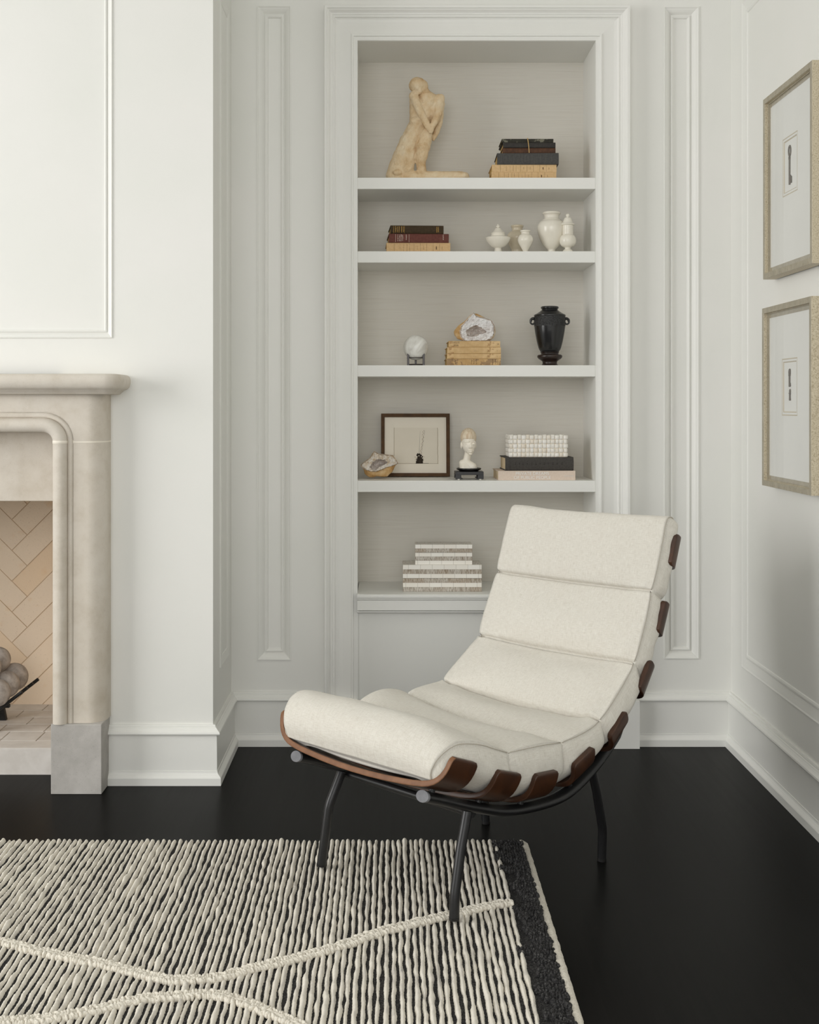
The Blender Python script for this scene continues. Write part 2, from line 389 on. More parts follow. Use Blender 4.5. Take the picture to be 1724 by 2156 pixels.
def organic(name, mb, mat, parent, voxel=.003, smooth=4, amp=0.0, fr=30.0, amp2=0.0, fr2=90.0):
    o = mb.build(name, mat, None)
    r = o.modifiers.new('r', 'REMESH'); r.mode = 'VOXEL'; r.voxel_size = voxel; r.use_smooth_shade = True
    sm = o.modifiers.new('s', 'SMOOTH'); sm.iterations = smooth; sm.factor = .5
    dg = bpy.context.evaluated_depsgraph_get(); dg.update()
    me = bpy.data.meshes.new_from_object(o.evaluated_get(dg)); old = o.data; o.modifiers.clear(); o.data = me; bpy.data.meshes.remove(old)
    me.name = name; off = parent_loc(parent) if parent is not None else Vector((0, 0, 0)); nn = [Vector(v.normal) for v in me.vertices]
    for v, q in zip(me.vertices, nn):
        d = amp * noise.noise(v.co * fr) + amp2 * noise.noise(v.co * fr2)
        v.co = v.co + q * d - off
    me.polygons.foreach_set('use_smooth', [True] * len(me.polygons)); me.update()
    if not me.materials: me.materials.append(mat.m)
    if parent is not None: o.parent = parent
    return o


# ------------------------------------------------------------------ room shell
YB, XR, YF, XL = 4.065, 1.10, 3.65, -.5145      # back wall, right wall, chimney front, chimney side
ZC = 2.85
struct(MB().box(-4.7, 1.25, -2.1, 4.6, -.1, 0).build('floor', M['floor']), 'near-black stained oak floor', 'floor')
struct(MB().box(-4.7, 1.25, -2.1, 4.6, ZC, ZC + .1).build('ceiling', M['ceil']), 'white ceiling', 'ceiling')


def holed(x0, x1, z0, z1, holes, put):
    xs = sorted({x0, x1} | {h[0] for h in holes} | {h[1] for h in holes}); zs = sorted({z0, z1} | {h[2] for h in holes} | {h[3] for h in holes}); mb = MB()
    for i in range(len(xs) - 1):
        for j in range(len(zs) - 1):
            cx, cz = (xs[i] + xs[i + 1]) / 2, (zs[j] + zs[j + 1]) / 2
            if any(h[0] < cx < h[1] and h[2] < cz < h[3] for h in holes): continue
            mb.add([put(xs[i], zs[j]), put(xs[i + 1], zs[j]), put(xs[i + 1], zs[j + 1]), put(xs[i], zs[j + 1])], [(0, 1, 2, 3)])
    return mb


PL = (-.431, -.3206, .2727, 2.386); PR = (.882, .9955, .2773, 2.3835); NI = (-.112, .668, 0, 2.272)
struct(holed(XL, XR, 0, ZC, [PL, PR, NI], lambda x, z: (x, YB, z)).build('wall_back', M['paint']), 'white back wall around the built-in bookcase', 'wall')
PPROF = [(0, 0), (0, .004), (.003, .0045), (.006, .001), (.010, -.001), (.016, -.006), (.022, -.013), (.025, -.0145), (.0252, -.010), (.029, -.0085), (.0325, -.011), (.0345, -.013), (.0347, -.0175), (.036, -.018)]
for k, (r, nm, lb) in enumerate(((PL, 'trim_1', 'tall narrow recessed panel left of the bookcase'), (PR, 'trim_2', 'tall narrow recessed panel right of the bookcase'))):
    mb = sweep(MB(), r, PPROF, lambda u, v, h: (u, YB - h, v))
    mb.add([(r[0] + .036, YB + .018, r[2] + .036), (r[1] - .036, YB + .018, r[2] + .036), (r[1] - .036, YB + .018, r[3] - .036), (r[0] + .036, YB + .018, r[3] - .036)], [(0, 1, 2, 3)])
    struct(mb.build(nm, M['paint']), lb, 'panel')
# right wall with one big panel frame
RP = (1.7, 3.939, .276, 2.358)
struct(holed(-2.1, YB, 0, ZC, [RP], lambda y, z: (XR, y, z)).build('wall_right', M['paint']), 'white panelled right wall', 'wall')
RPROF = [(0, 0), (0, .004), (.003, .005), (.007, .001), (.02, -.004), (.034, -.0085), (.036, -.004), (.041, -.003), (.046, -.006), (.048, -.011), (.05, -.011)]
mb = sweep(MB(), RP, RPROF, lambda u, v, h: (XR - h * .5, u, v)); w = .05
mb.add([(XR + .0055, RP[0] + w, RP[2] + w), (XR + .0055, RP[1] - w, RP[2] + w), (XR + .0055, RP[1] - w, RP[3] - w), (XR + .0055, RP[0] + w, RP[3] - w)], [(0, 1, 2, 3)])
struct(mb.build('trim_3', M['paint']), 'large moulded panel on the right wall', 'panel')
# chimney breast
XLL = -2.486; XFC = -1.5
BP = (-2.194, -.8058, 1.2908, 2.6)
FIRE = (-2.14, -.86, 0, 1.10)
mb = holed(XLL, XL, 0, ZC, [BP, FIRE], lambda x, z: (x, YF, z))
mb.add([(XL, YF, 0), (XL, YB, 0), (XL, YB, ZC), (XL, YF, ZC)], [(0, 1, 2, 3)]); mb.add([(XLL, YF, 0), (XLL, 4.5, 0), (XLL, 4.5, ZC), (XLL, YF, ZC)], [(0, 1, 2, 3)])
struct(mb.build('wall_chimney', M['paint']), 'white chimney breast projecting left of the alcove', 'wall')
BPROF = [(0, 0), (0, .003), (.002, .004), (.004, .001), (.010, -.003), (.0165, -.009), (.018, -.0095), (.0182, -.0055), (.0215, -.004), (.0245, -.0065), (.0255, -.011), (.027, -.011)]
mb = sweep(MB(), BP, BPROF, lambda u, v, h: (u, YF - h, v)); w = .027
mb.add([(BP[0] + w, YF + .011, BP[2] + w), (BP[1] - w, YF + .011, BP[2] + w), (BP[1] - w, YF + .011, BP[3] - w), (BP[0] + w, YF + .011, BP[3] - w)], [(0, 1, 2, 3)])
struct(mb.build('trim_4', M['paint']), 'moulded panel on the chimney breast above the mantel', 'panel')
# panel on the shaded return of the chimney breast
RT = (3.79, 3.985, .305, 2.345)
mb = sweep(MB(), RT, [(0, 0), (0, .004), (.004, .005), (.012, .0035), (.024, .001), (.026, .003), (.03, .002), (.031, 0)], lambda u, v, h: (XL + h, u, v))
struct(mb.build('trim_5', M['paint']), 'panel moulding on the shaded return of the chimney breast', 'panel')
# left wall with the window the light comes through, rear wall with an opening added for the fill light
struct(holed(-2.1, 4.6, 0, ZC, [(.25, 2.75, .45, 2.65)], lambda y, z: (-4.65, y, z)).build('wall_left', M['paint']), 'white left wall with tall window opening', 'wall')
struct(holed(-4.65, XR, 0, ZC, [(-1.95, .85, .6, 2.76)], lambda x, z: (x, -2.05, z)).build('wall_rear', M['paint']), 'white rear wall behind the camera with opening added for the fill light', 'wall')
struct(MB().add([(-4.65, 4.5, 0), (XLL, 4.5, 0), (XLL, 4.5, ZC), (-4.65, 4.5, ZC)], [(0, 1, 2, 3)]).build('wall_alcove', M['paint']), 'white wall left of the chimney breast', 'wall')

# baseboards
SKP = [(.0262, 0), (.0262, .021), (.0245, .024), (.0205, .028), (.0165, .0325), (.0155, .036), (.0155, .039), (.0135, .0395), (.0125, .141), (.0125, .1435), (.0205, .1445), (.0225, .148), (.0215, .1525), (.0165, .1565), (.0125, .161), (.0115, .1635), (.0085, .1645), (.0085, .1675), (.007, .1715), (0, .1715)]


def base_run(name, p0, p1, nrm, e0, e1, label):
    p0, p1, nrm = Vector((*p0, 0)), Vector((*p1, 0)), Vector((*nrm, 0)); d = (p1 - p0).normalized(); mb = MB()
    rows = [[p0 - d * (e0 * w) + nrm * w + Vector((0, 0, z)), p1 + d * (e1 * w) + nrm * w + Vector((0, 0, z))] for w, z in SKP]
    mb.grid(rows, False, False); struct(mb.build(name, M['paint']), label, 'baseboard')


base_run('baseboard_chimney', (-.814, YF), (XL, YF), (0, -1), 0, 1, 'white moulded baseboard right of the stone plinth')
base_run('baseboard_return', (XL, YF), (XL, YB), (1, 0), 1, -1, 'shaded baseboard on the chimney return')
base_run('baseboard_back_left', (XL, YB), (-.205, YB), (0, -1), -1, 0, 'white baseboard on the back wall left of the bookcase')
base_run('baseboard_back_right', (.785, YB), (XR, YB), (0, -1), 0, -1, 'white baseboard on the back wall right of the bookcase')
base_run('baseboard_right', (XR, YB), (XR, -2.0), (-1, 0), -1, 0, 'white moulded baseboard along the right wall')

# casing around the niche
CASP = [(0, 0), (0, .043), (.0015, .0455), (.0085, .0455), (.010, .044), (.0102, .041), (.012, .0405), (.015, .0385), (.018, .034), (.0215, .0305), (.0255, .0295), (.0265, .0275), (.029, .0265), (.0315, .0275), (.0335, .0275), (.0345, .0225), (.039, .0195), (.048, .0175), (.06, .018), (.074, .0195), (.084, .0205), (.0855, .0205), (.086, .0235), (.0895, .0252), (.0935, .0245), (.0945, .020), (.1, .0195), (.1065, .0195), (.1065, -.005)]
mb = sweep(MB(), (-.2124, .7665, 0, 2.3755), CASP, lambda u, v, h: (u, YB - h, v), True)
for xa, xb in ((-.228, -.1065), (.6605, .795)):
    mb.box(xa, xb, YB - .05, YB, 0, .152)
struct(mb.build('trim_6', M['paint'], bevel=0), 'white moulded casing around the bookcase niche', 'casing')

# ------------------------------------------------------------------ built-in bookcase
NX0, NX1, NY0, NY1, NZ1 = -.109, .6595, 4.055, 4.305, 2.268
SH = {1: (1.8294, 1.7927), 2: (1.5923, 1.5555), 3: (1.2250, 1.1883), 4: (.8532, .8164)}
bk = thing('built_in_bookcase', 'white built-in bookcase with grey grasscloth back recessed in the wall', 'bookcase', (.274, NY1, 0))
MB().add([(NX0, NY1, .3), (NX1, NY1, .3), (NX1, NY1, NZ1), (NX0, NY1, NZ1)], [(0, 1, 2, 3)]).build('back_panel', M['grass'], bk)['label'] = 'grey grasscloth back panel'
MB().box(NX0 - .02, NX0, NY0 - .006, NY1, 0, NZ1).build('side_panel', M['paint'], bk)
MB().box(NX1, NX1 + .02, NY0 - .006, NY1, 0, NZ1).build('side_panel', M['paint'], bk)
MB().box(NX0 - .02, NX1 + .02, NY0 - .006, NY1, NZ1, NZ1 + .03).build('top_panel', M['paint'], bk)
for k in SH: MB().box(NX0, NX1, NY0, NY1 - .0005, SH[k][1], SH[k][0]).build('shelf', M['paint'], bk, .0012)
SZ, SYF = .4925, 4.012
mb = MB()
prof = [(NY1 - .001, SZ), (SYF + .004, SZ), (SYF, SZ - .003), (SYF, SZ - .010), (SYF + .003, SZ - .012), (SYF + .004, SZ - .017), (SYF + .009, SZ - .02), (SYF + .009, SZ - .052), (SYF + .03, SZ - .052), (SYF + .03, SZ - .054), (SYF + .022, SZ - .056), (SYF + .021, SZ - .0605), (SYF + .03, SZ - .0635), (SYF + .045, SZ - .064)]
mb.grid([[(-.1065, y, z) for y, z in prof], [(.6602, y, z) for y, z in prof]], False, False)
mb.build('sill', M['paint'], bk)
MB().box(-.1065, .6602, SYF + .042, SYF + .06, 0, SZ - .06).build('lower_panel', M['paint'], bk)
for xa, xb in ((-.1085, -.1035), (.657, .661)): MB().box(xa, xb, SYF + .034, SYF + .045, 0, SZ - .064).build('panel_bead', M['paint'], bk)

# ------------------------------------------------------------------ fireplace
fp = thing('fireplace', 'pale limestone fireplace surround with herringbone firebrick interior', 'fireplace', (XFC, YF, 0))
LS, GS = M['lime'], M['grey_stone']
YP, YL = 3.546, 3.562          # plinth and leg fronts
for sgn in (0, 1):
    mb = MB().box(-.957, -.814, YP, YF + .06, 0, .197)
    if sgn: mb.v = [(2 * XFC - x, y, z) for x, y, z in mb.v]
    mb.build('plinth_block', GS, fp, .002)['label'] = 'grey stone plinth block'
XC, ZA = -.981, .993


def path(R, z0=.197, n=14):
    pts = [(XC + R, z0), (XC + R, .35), (XC + R, .55), (XC + R, .75), (XC + R, .9)] + [(XC + R * math.cos(a), ZA + R * math.sin(a)) for a in [PI / 2 * k / n for k in range(n + 1)]]
    return pts + [(XC - .2, ZA + R), (XFC, ZA + R)]


def rounded(n=12):
    return [(-.8605 + .05 * math.sin(a), 3.612 - .05 * math.cos(a)) for a in [PI / 2 * k / n for k in range(n + 1)]]


for sgn in (0, 1):
    mb = MB(); pl = [(-.897, YL)] + rounded() + [(-.8105, YF + .02)]
    mb.grid([[(x, y, .197) for x, y in pl], [(x, y, .9905) for x, y in pl]], False, True)
    if sgn: mb.v = [(2 * XFC - x, y, z) for x, y, z in mb.v]
    lg = mb.build('jamb', LS, fp)
    g = MB(); pg = [(-.899, YL + .0005)] + [(x - .0004, y + .0004) for x, y in rounded()] + [(-.811, YF)]
    g.grid([[(x, y, .9878) for x, y in pg], [(x, y, .9972) for x, y in pg]], False, True)
    if sgn: g.v = [(2 * XFC - x, y, z) for x, y, z in g.v]
    g.build('grout_line', M['grout'], lg)
mb = MB(); top = 1.134; cols = []
for x in [XFC, -1.3, -1.1, XC] + [XC + .084 * math.sin(PI / 2 * k / 14) for k in range(1, 15)]:
    zl = ZA + .084 if x <= XC else ZA + math.sqrt(max(.084 ** 2 - (x - XC) ** 2, 0)) + .0018
    cols.append([(x, YL, zl), (x, YL, top)])
for x, y in [(-.896, YL)] + rounded() + [(-.8105, YF + .02)]: cols.append([(x, y, .9948), (x, y, top)])
mb.grid(cols, False, True); mb.mirror_x(XFC); mb.build('frieze', LS, fp)
mb = MB(); mb.tube([(x, 3.560, z) for x, z in path(.047)], .0205, 20, True); mb.mirror_x(XFC); mb.build('roll_moulding', LS, fp)
for xg in (XC + .047, 2 * XFC - XC - .047): MB().lathe(xg, 3.560, [(.0207, .988), (.0212, .9885), (.0212, .996), (.0207, .9965)], 24, False).build('roll_joint', M['grout'], fp)
mb = MB(); mb.tube([(x, 3.5655, z) for x, z in path(.0748)], .0085, 12, True)
ps = [path(r) for r in (.026, .0270, .030, .0880)]
for (a, ya), (b, yb) in (((ps[0], 3.74), (ps[0], 3.568)), ((ps[1], 3.566), (ps[3], 3.5635))):
    mb.grid([[(x, ya, z) for x, z in a], [(x, yb, z) for x, z in b]], False, True)
mb.mirror_x(XFC); mb.build('roll_fillet', LS, fp)
# mantel shelf
mb = MB(); rows = []
for ins, z in [(.2, 1.1845), (.02, 1.1845), (.008, 1.182), (.002, 1.1755), (0, 1.167), (.0005, 1.158), (.004, 1.148), (.011, 1.1415), (.021, 1.139), (.0225, 1.1345), (.0265, 1.1335), (.028, 1.1295), (.033, 1.127), (.06, 1.1265)]:
    R = max(.052 - ins, .004); x1, y0 = -.753 - ins, 3.500 + min(ins, .12)
    arc = [(x1 - R + R * math.sin(a), y0 + R - R * math.cos(a)) for a in [PI / 2 * k / 10 for k in range(11)]]
    rows.append([(XFC, y0, z)] + [(x, y, z) for x, y in arc] + [(x1, YF + .002, z)])
mb.grid(rows, False, True); mb.mirror_x(XFC); mb.build('mantel_shelf', LS, fp)
MB().box(-2.06, -.94, 3.68, 3.735, .816, 1.10).build('lintel_slab', LS, fp, .002)
mb = MB().box(-2.06, -.94, 3.735, 4.32, 0, .071); mb.build('hearth', M['hearth'], fp)
mb = MB()
xs = [-2.043, -1.755, -1.467, -1.185, -1.075, -.957]
mb.box(-2.06, -.955, 3.735, 3.815, .0705, .079)
for i in range(5): mb.box(xs[i] + .0015, xs[i + 1] - .0015, 3.818, 3.925, .0705, .0788)
for r in range(4):
    o = (-.1, .03, -.05, 0)[r]
    for k in range(8): mb.box(-2.06 + o * 0 + k * .14 + (r % 2) * .06, -2.06 + k * .14 + .137 + (r % 2) * .06, 3.928 + r * .09, 3.928 + r * .09 + .087, .0705, .0786)
mb.build('hearth_paving', M['hearth'], fp, .001)
MB().box(-2.06, -.93, 4.2836, 4.34, 0, 1.3).build('firebox_backing', M['mortar'], fp)
# herringbone bricks
L, W_, gp = .222, .074, .0026
bm = bmesh.new(); tl = bm.verts.layers.float.new('tone')
cs = math.cos(PI / 4)
for i in range(-14, 15):
    for j in range(-5, 6):
        for o in (0, 1):
            bx, by = i * W_ + j * L * 1.0, i * W_ - j * L * 1.0
            if o == 0: a0, a1, b0, b1 = bx, bx + L, by, by + W_
            else: a0, a1, b0, b1 = bx + L - 0, bx + L + W_, by + W_ - L, by + W_
            if o == 1: a0, a1, b0, b1 = bx, bx + W_, by + W_, by + W_ + L
            cx_, cz_ = ((a0 + a1) / 2, (b0 + b1) / 2)
            X, Z = -1.235 + cs * (cx_ - cz_), .55 + cs * (cx_ + cz_)
            if not (-2.2 < X < -.8 and -.1 < Z < 1.2): continue
            t = random.random() ** 1.6; q = []
            dz = random.uniform(0, .002)
            for yy in (4.28 + dz, 4.293):
                for (a, b) in ((a0 + gp / 2, b0 + gp / 2), (a1 - gp / 2, b0 + gp / 2), (a1 - gp / 2, b1 - gp / 2), (a0 + gp / 2, b1 - gp / 2)):
                    v = bm.verts.new((-1.235 + cs * (a - b), yy, .55 + cs * (a + b))); v[tl] = t; q.append(v)
            for f in ((0, 1, 2, 3), (0, 4, 5, 1), (1, 5, 6, 2), (2, 6, 7, 3), (3, 7, 4, 0)): bm.faces.new([q[k] for k in f])
for co, no in (((-.935, 0, 0), (1, 0, 0)), ((-2.065, 0, 0), (-1, 0, 0)), ((0, 0, .05), (0, 0, -1)), ((0, 0, 1.15), (0, 0, 1))):
    bmesh.ops.bisect_plane(bm, geom=bm.verts[:] + bm.edges[:] + bm.faces[:], plane_co=co, plane_no=no, clear_outer=True)
for v in bm.verts: v.co -= Vector((XFC, YF, 0))
me = bpy.data.meshes.new('firebrick_back'); bm.to_mesh(me); bm.free(); me.materials.append(M['brick'].m)
o = bpy.data.objects.new('firebrick_back', me); COL.objects.link(o); o.parent = fp; o['label'] = 'tan firebricks in a herringbone pattern'
for x0, x1 in ((-.945, -.93), (-2.07, -2.055)): MB().box(x0, x1, 3.735, 4.3, .05, 1.2).build('firebox_side', M['mortar'], fp)

# grate and stone balls
gt = thing('fire_grate', 'black iron grate holding round stone balls in the fireplace', 'grate', (-1.33, 4.0, .079))
YG = 3.97
def g2(px, py, Y=YG): return P(px, py, Y)
e1, e2 = g2(60, 1446), g2(-6, 1497)
for k, yy in enumerate((3.90, 3.96, 4.02, 4.08)):
    mb = MB(); d = (e1 - e2)
    a = Vector((e1.x, yy, e1.z)); b = Vector((e2.x, yy, e2.z)); c = Vector((e2.x - .26, yy, e2.z)); dd = Vector((c.x - d.x, yy, a.z))
    mb.tube([a, b, c, dd], .0055, 8); mb.build('grate_bar', M['iron'], gt)
for yy in (3.91, 4.07):
    for xx in (e2.x - .01, e2.x - .25):
        mb = MB(); z0, z1 = .079, e2.z
        mb.add([(xx - .012 + sx * (.022 if q == 0 else .012), yy + sy * .008, z0 if q == 0 else z1 - .002) for q in (0, 1) for sx, sy in ((-1, -1), (1, -1), (1, 1), (-1, 1))],
               [(0, 1, 5, 4), (1, 2, 6, 5), (2, 3, 7, 6), (3, 0, 4, 7), (0, 3, 2, 1), (4, 5, 6, 7)]); mb.build('foot', M['iron'], gt)
mb = MB()
for yy in (3.885, 4.095): pass
mb.box(e2.x - .28, e2.x + .01, 3.905, 3.92, e2.z - .012, e2.z - .002); mb.box(e2.x - .28, e2.x + .01, 4.06, 4.075, e2.z - .012, e2.z - .002); mb.build('cross_bar', M['iron'], gt)
BL = [('small round grey stone ball at the top of the pile in the fireplace', -5, 1389, 27, 4.02), ('pale round stone ball half hidden at the picture edge, middle of the pile', -27, 1406, 29, 3.93),
      ('round tan stone ball resting on the right arm of the grate', 13, 1441, 28, 3.97), ('speckled round stone ball lowest at the front of the grate', -7, 1459, 29, 3.90),
      ('shaded grey stone ball at the back right of the grate', 30, 1425, 29, 4.06)]
for lb, px, py, r, yy in BL:
    c = P(px, py, yy); mb = MB().ell(c, (r * yy / F,) * 3, None, 36, 20)
    tag(mb.build('stone_ball', M['ball']), lb, 'stone ball', 'stone balls in the fireplace')

# ------------------------------------------------------------------ rug
RX1, RY1, RX0, RY0 = .338, 3.135, -1.25, 1.75
rug = thing('rug', 'cream and charcoal ribbed wool rug with raised diamond lines', 'rug', (-.45, 2.45, 0))
MB().box(RX0, RX1 - .006, RY0, RY1 - .004, 0.0005, .0105).build('ground_weave', M['charcoal'], rug, .003)['label'] = 'charcoal woven ground between the cream ribs'
mb = MB(); x = RX0 + .008; rng = random.Random(3); i = 0
while x < .270:
    ph = rng.uniform(0, 10); r0 = rng.uniform(.0039, .0052); rows = []
    n = int((RY1 - RY0) / .0052); seed = rng.uniform(0, 99)
    xe = x
    for k in range(n + 1):
        y = RY0 + (RY1 - RY0) * k / n
        nz = noise.noise(Vector((seed, y * 28, 0))); n2 = noise.noise(Vector((seed + 5, y * 6, 1)))
        r = r0 * (1 + .42 * nz + .28 * n2) * (.78 + .30 * abs(math.sin(PI * y / .0125 + ph + 2.5 * n2)))
        if k == 0 or k == n: r *= .55
        xx = xe + .0030 * noise.noise(Vector((seed, y * 9, 7))) + .0018 * noise.noise(Vector((seed, y * 36, 3)))
        zt = .0095 + r * 1.75
        rows.append([(xx - r * 1.02, y, .0085), (xx - r * .95, y, .0095 + r * .7), (xx - r * .55, y, .0095 + r * 1.45), (xx, y, zt), (xx + r * .55, y, .0095 + r * 1.45), (xx + r * .95, y, .0095 + r * .7), (xx + r * 1.02, y, .0085)])
    mb.grid(rows, False, True, False, False)
    x += .0139 + rng.uniform(-.0009, .0009); i += 1
o = mb.build('cream_ribs', M['wool'], rug); o['kind'] = 'stuff'; o['label'] = 'knotted cream wool ribs'


def on_rug(px, py, z=.022): Y = F * (CAMZ - z) / (py - CY); return Vector(((px - CX) * Y / F, Y, z))


def catmull(pts, n):
    out = []
    for i in range(len(pts) - 1):
        p0, p1, p2, p3 = pts[max(i - 1, 0)], pts[i], pts[i + 1], pts[min(i + 2, len(pts) - 1)]
        for k in range(n):
            t = k / n; out.append(.5 * ((2 * p1) + (p2 - p0) * t + (2 * p0 - 5 * p1 + 4 * p2 - p3) * t * t + (3 * p1 - p0 - 3 * p2 + p3) * t ** 3))
    return out + [pts[-1]]


lines = [[(-150, 1950), (0, 1977), (108, 2003), (216, 2024), (288, 2042), (345, 2056), (403, 2058), (467, 2050), (539, 2032), (626, 2011), (719, 1986), (791, 1960), (899, 1932), (971, 1916), (1030, 1902), (1079, 1895)],
         [(-150, 2165), (0, 2146), (93, 2139), (180, 2125), (288, 2099), (360, 2093), (446, 2088), (503, 2102), (547, 2118), (597, 2139), (640, 2160), (720, 2210), (820, 2260)]]
for ln in lines:
    c = catmull([on_rug(*q) for q in ln], 12); acc = 0; mb = MB(); last = c[0]; pts = []
    for a, b in zip(c, c[1:]):
        d = (b - a).length; t = 0
        while acc <= d - t:
            t += acc; pts.append((a.lerp(b, t / d), (b - a).normalized())); acc = .0056
        acc -= d - t
    for k, (p, t) in enumerate(pts):
        sd = Vector((-t.y, t.x, 0))
        for q in (-1, 0, 1):
            pp = p + sd * (q * .0085 + rng.uniform(-.002, .002)) + t * rng.uniform(-.002, .002) + (t * .0035 if q == 0 else Vector((0, 0, 0)))
            mb.ell((pp.x, pp.y, .0165 + rng.uniform(-.001, .0015)), (.0040 * rng.uniform(.8, 1.2), .0078 * rng.uniform(.8, 1.2), .0062 * rng.uniform(.85, 1.15)), Matrix.Rotation(math.atan2(t.y, t.x) + rng.uniform(-.7, .7) + (.5 if q else -.5), 3, 'Z'), 8, 6)
    o = mb.build('diamond_line', M['knot'], rug); o['kind'] = 'stuff'; o['label'] = 'raised cream line of knots'
mb = MB(); y = RY0 + .01; k = 0; off = 0
while y < RY1 - .004:
    if k % 3 == 0: off = rng.choice((-.016, -.006, .006, .016, .026)) * rng.uniform(.7, 1.1)
    k += 1
    x = .268 + off + rng.uniform(-.004, .004)
    while x < RX1 - .014:
        r = rng.uniform(.0038, .0064)
        mb.ell((x, y + rng.uniform(-.0028, .0028), .0122 + rng.uniform(-.0025, .0035)), (r * .9, r * 1.2, .0078 * rng.uniform(.8, 1.25)), None, 8, 6); x += .0064
    y += .0102 if k % 3 else .0128
o = mb.build('border_tufts', M['charcoal'], rug); o['kind'] = 'stuff'; o['label'] = 'charcoal tufted border band'
mb = MB(); rows = []
n = 260
for k in range(n + 1):
    y = RY0 + (RY1 - .004 - RY0) * k / n; w = .0016 * noise.noise(Vector((y * 40, 2, 0))) + .0004 * math.sin(y * 700)
    xo = RX1 + w - (.006 if k > n - 3 else 0)
    rows.append([(xo - .016, y, .001), (xo + .001, y, .001), (xo + .0035, y, .006), (xo + .001, y, .0125), (xo - .006, y, .0165 + w), (xo - .013, y, .0150), (xo - .016, y, .012)])
mb.grid(rows, False, True, True, True); mb.build('edge_binding', M['knot'], rug)['label'] = 'cream edge binding'

# ------------------------------------------------------------------ lounge chair
CO = Vector((-.0144, 2.7856, 0)); AX = Vector((.72163, .69228, 0)); WX = Vector((.69228, -.72163, 0))


def C(s, z, w): return CO + AX * s + WX * w + Vector((0, 0, z))


chair = thing('lounge_chair', 'low lounge chair of curved walnut slats with oatmeal linen cushion', 'chair', tuple(CO))
# rails
rail = [(-.081, .294), (-.03, .276), (.03, .253), (.10, .229), (.16, .211), (.23, .2), (.313, .195), (.37, .198), (.42, .211), (.48, .238), (.53, .268), (.58, .306), (.634, .352), (.681, .405), (.719, .466), (.748, .522), (.771, .585), (.793, .65), (.810, .712), (.818, .742)]
SLT = [(-.060, .2915, -20), (.083, .2375, -17), (.225, .208, -4), (.394, .226, 22), (.551, .289, 40), (.674, .403, 54), (.751, .551, 67), (.804, .714, 70)]


def rw(z): return .203 - .068 * min(1, max(0, (z - .30) / .17))


def smooth_pts(pts, n=6): return catmull([Vector((a, b, 0)) for a, b in pts], n)


for sg in (1, -1):
    mb = MB(); pts = [C(p.x, p.y, sg * rw(p.y)) for p in smooth_pts(rail)]
    mb.tube(pts, .0180, 18, True, .0118)
    r = mb.build('rail', M['steel'], chair)
    cp = MB(); d = (pts[0] - pts[1]).normalized(); cp.tube([pts[0] - d * .001, pts[0] + d * .0025, pts[0] + d * .004], lambda t: .0188 if t < .9 else .0176, 18, True, .0124)
    cp.build('end_cap', M['cap'], r)['label'] = 'grey end cap'
LEGS = {(1, 'front'): [(.056, .236, .2), (.03, .160, .204), (.0065, .078, .21), (.003, .06, .2115), (0, .021, .213)],
        (-1, 'front'): [(.052, .232, -.2), (.034, .2, -.2), (.019, .17, -.202), (.014, .155, -.203), (0, .021, -.213)],
        (1, 'rear'): [(.485, .243, .2), (.51, .18, .197), (.541, .085, .191), (.5435, .072, .190), (.545, .001, .1865)],
        (-1, 'rear'): [(.485, .243, -.2), (.51, .18, -.197), (.541, .085, -.191), (.5435, .072, -.190), (.545, .001, -.1865)]}
for (sg, nm), pts in LEGS.items():
    mb = MB(); mb.tube([C(s, z, w) for s, z, w in pts], .0108, 16)
    lg = mb.build('leg', M['steel'], chair)
    s, z, w = pts[-1]; f_ = MB(); f_.tube([C(s, z + .006, w), C(s, z, w)], .0112, 14); f_.build('foot_pad', M['iron'], lg)
for s0 in (.07, .47):
    z0 = min(rail, key=lambda q: abs(q[0] - s0))[1] - .004
    MB().tube([C(s0, z0, -.203), C(s0, z0, .203)], .009, 12).build('cross_tube', M['steel'], chair)
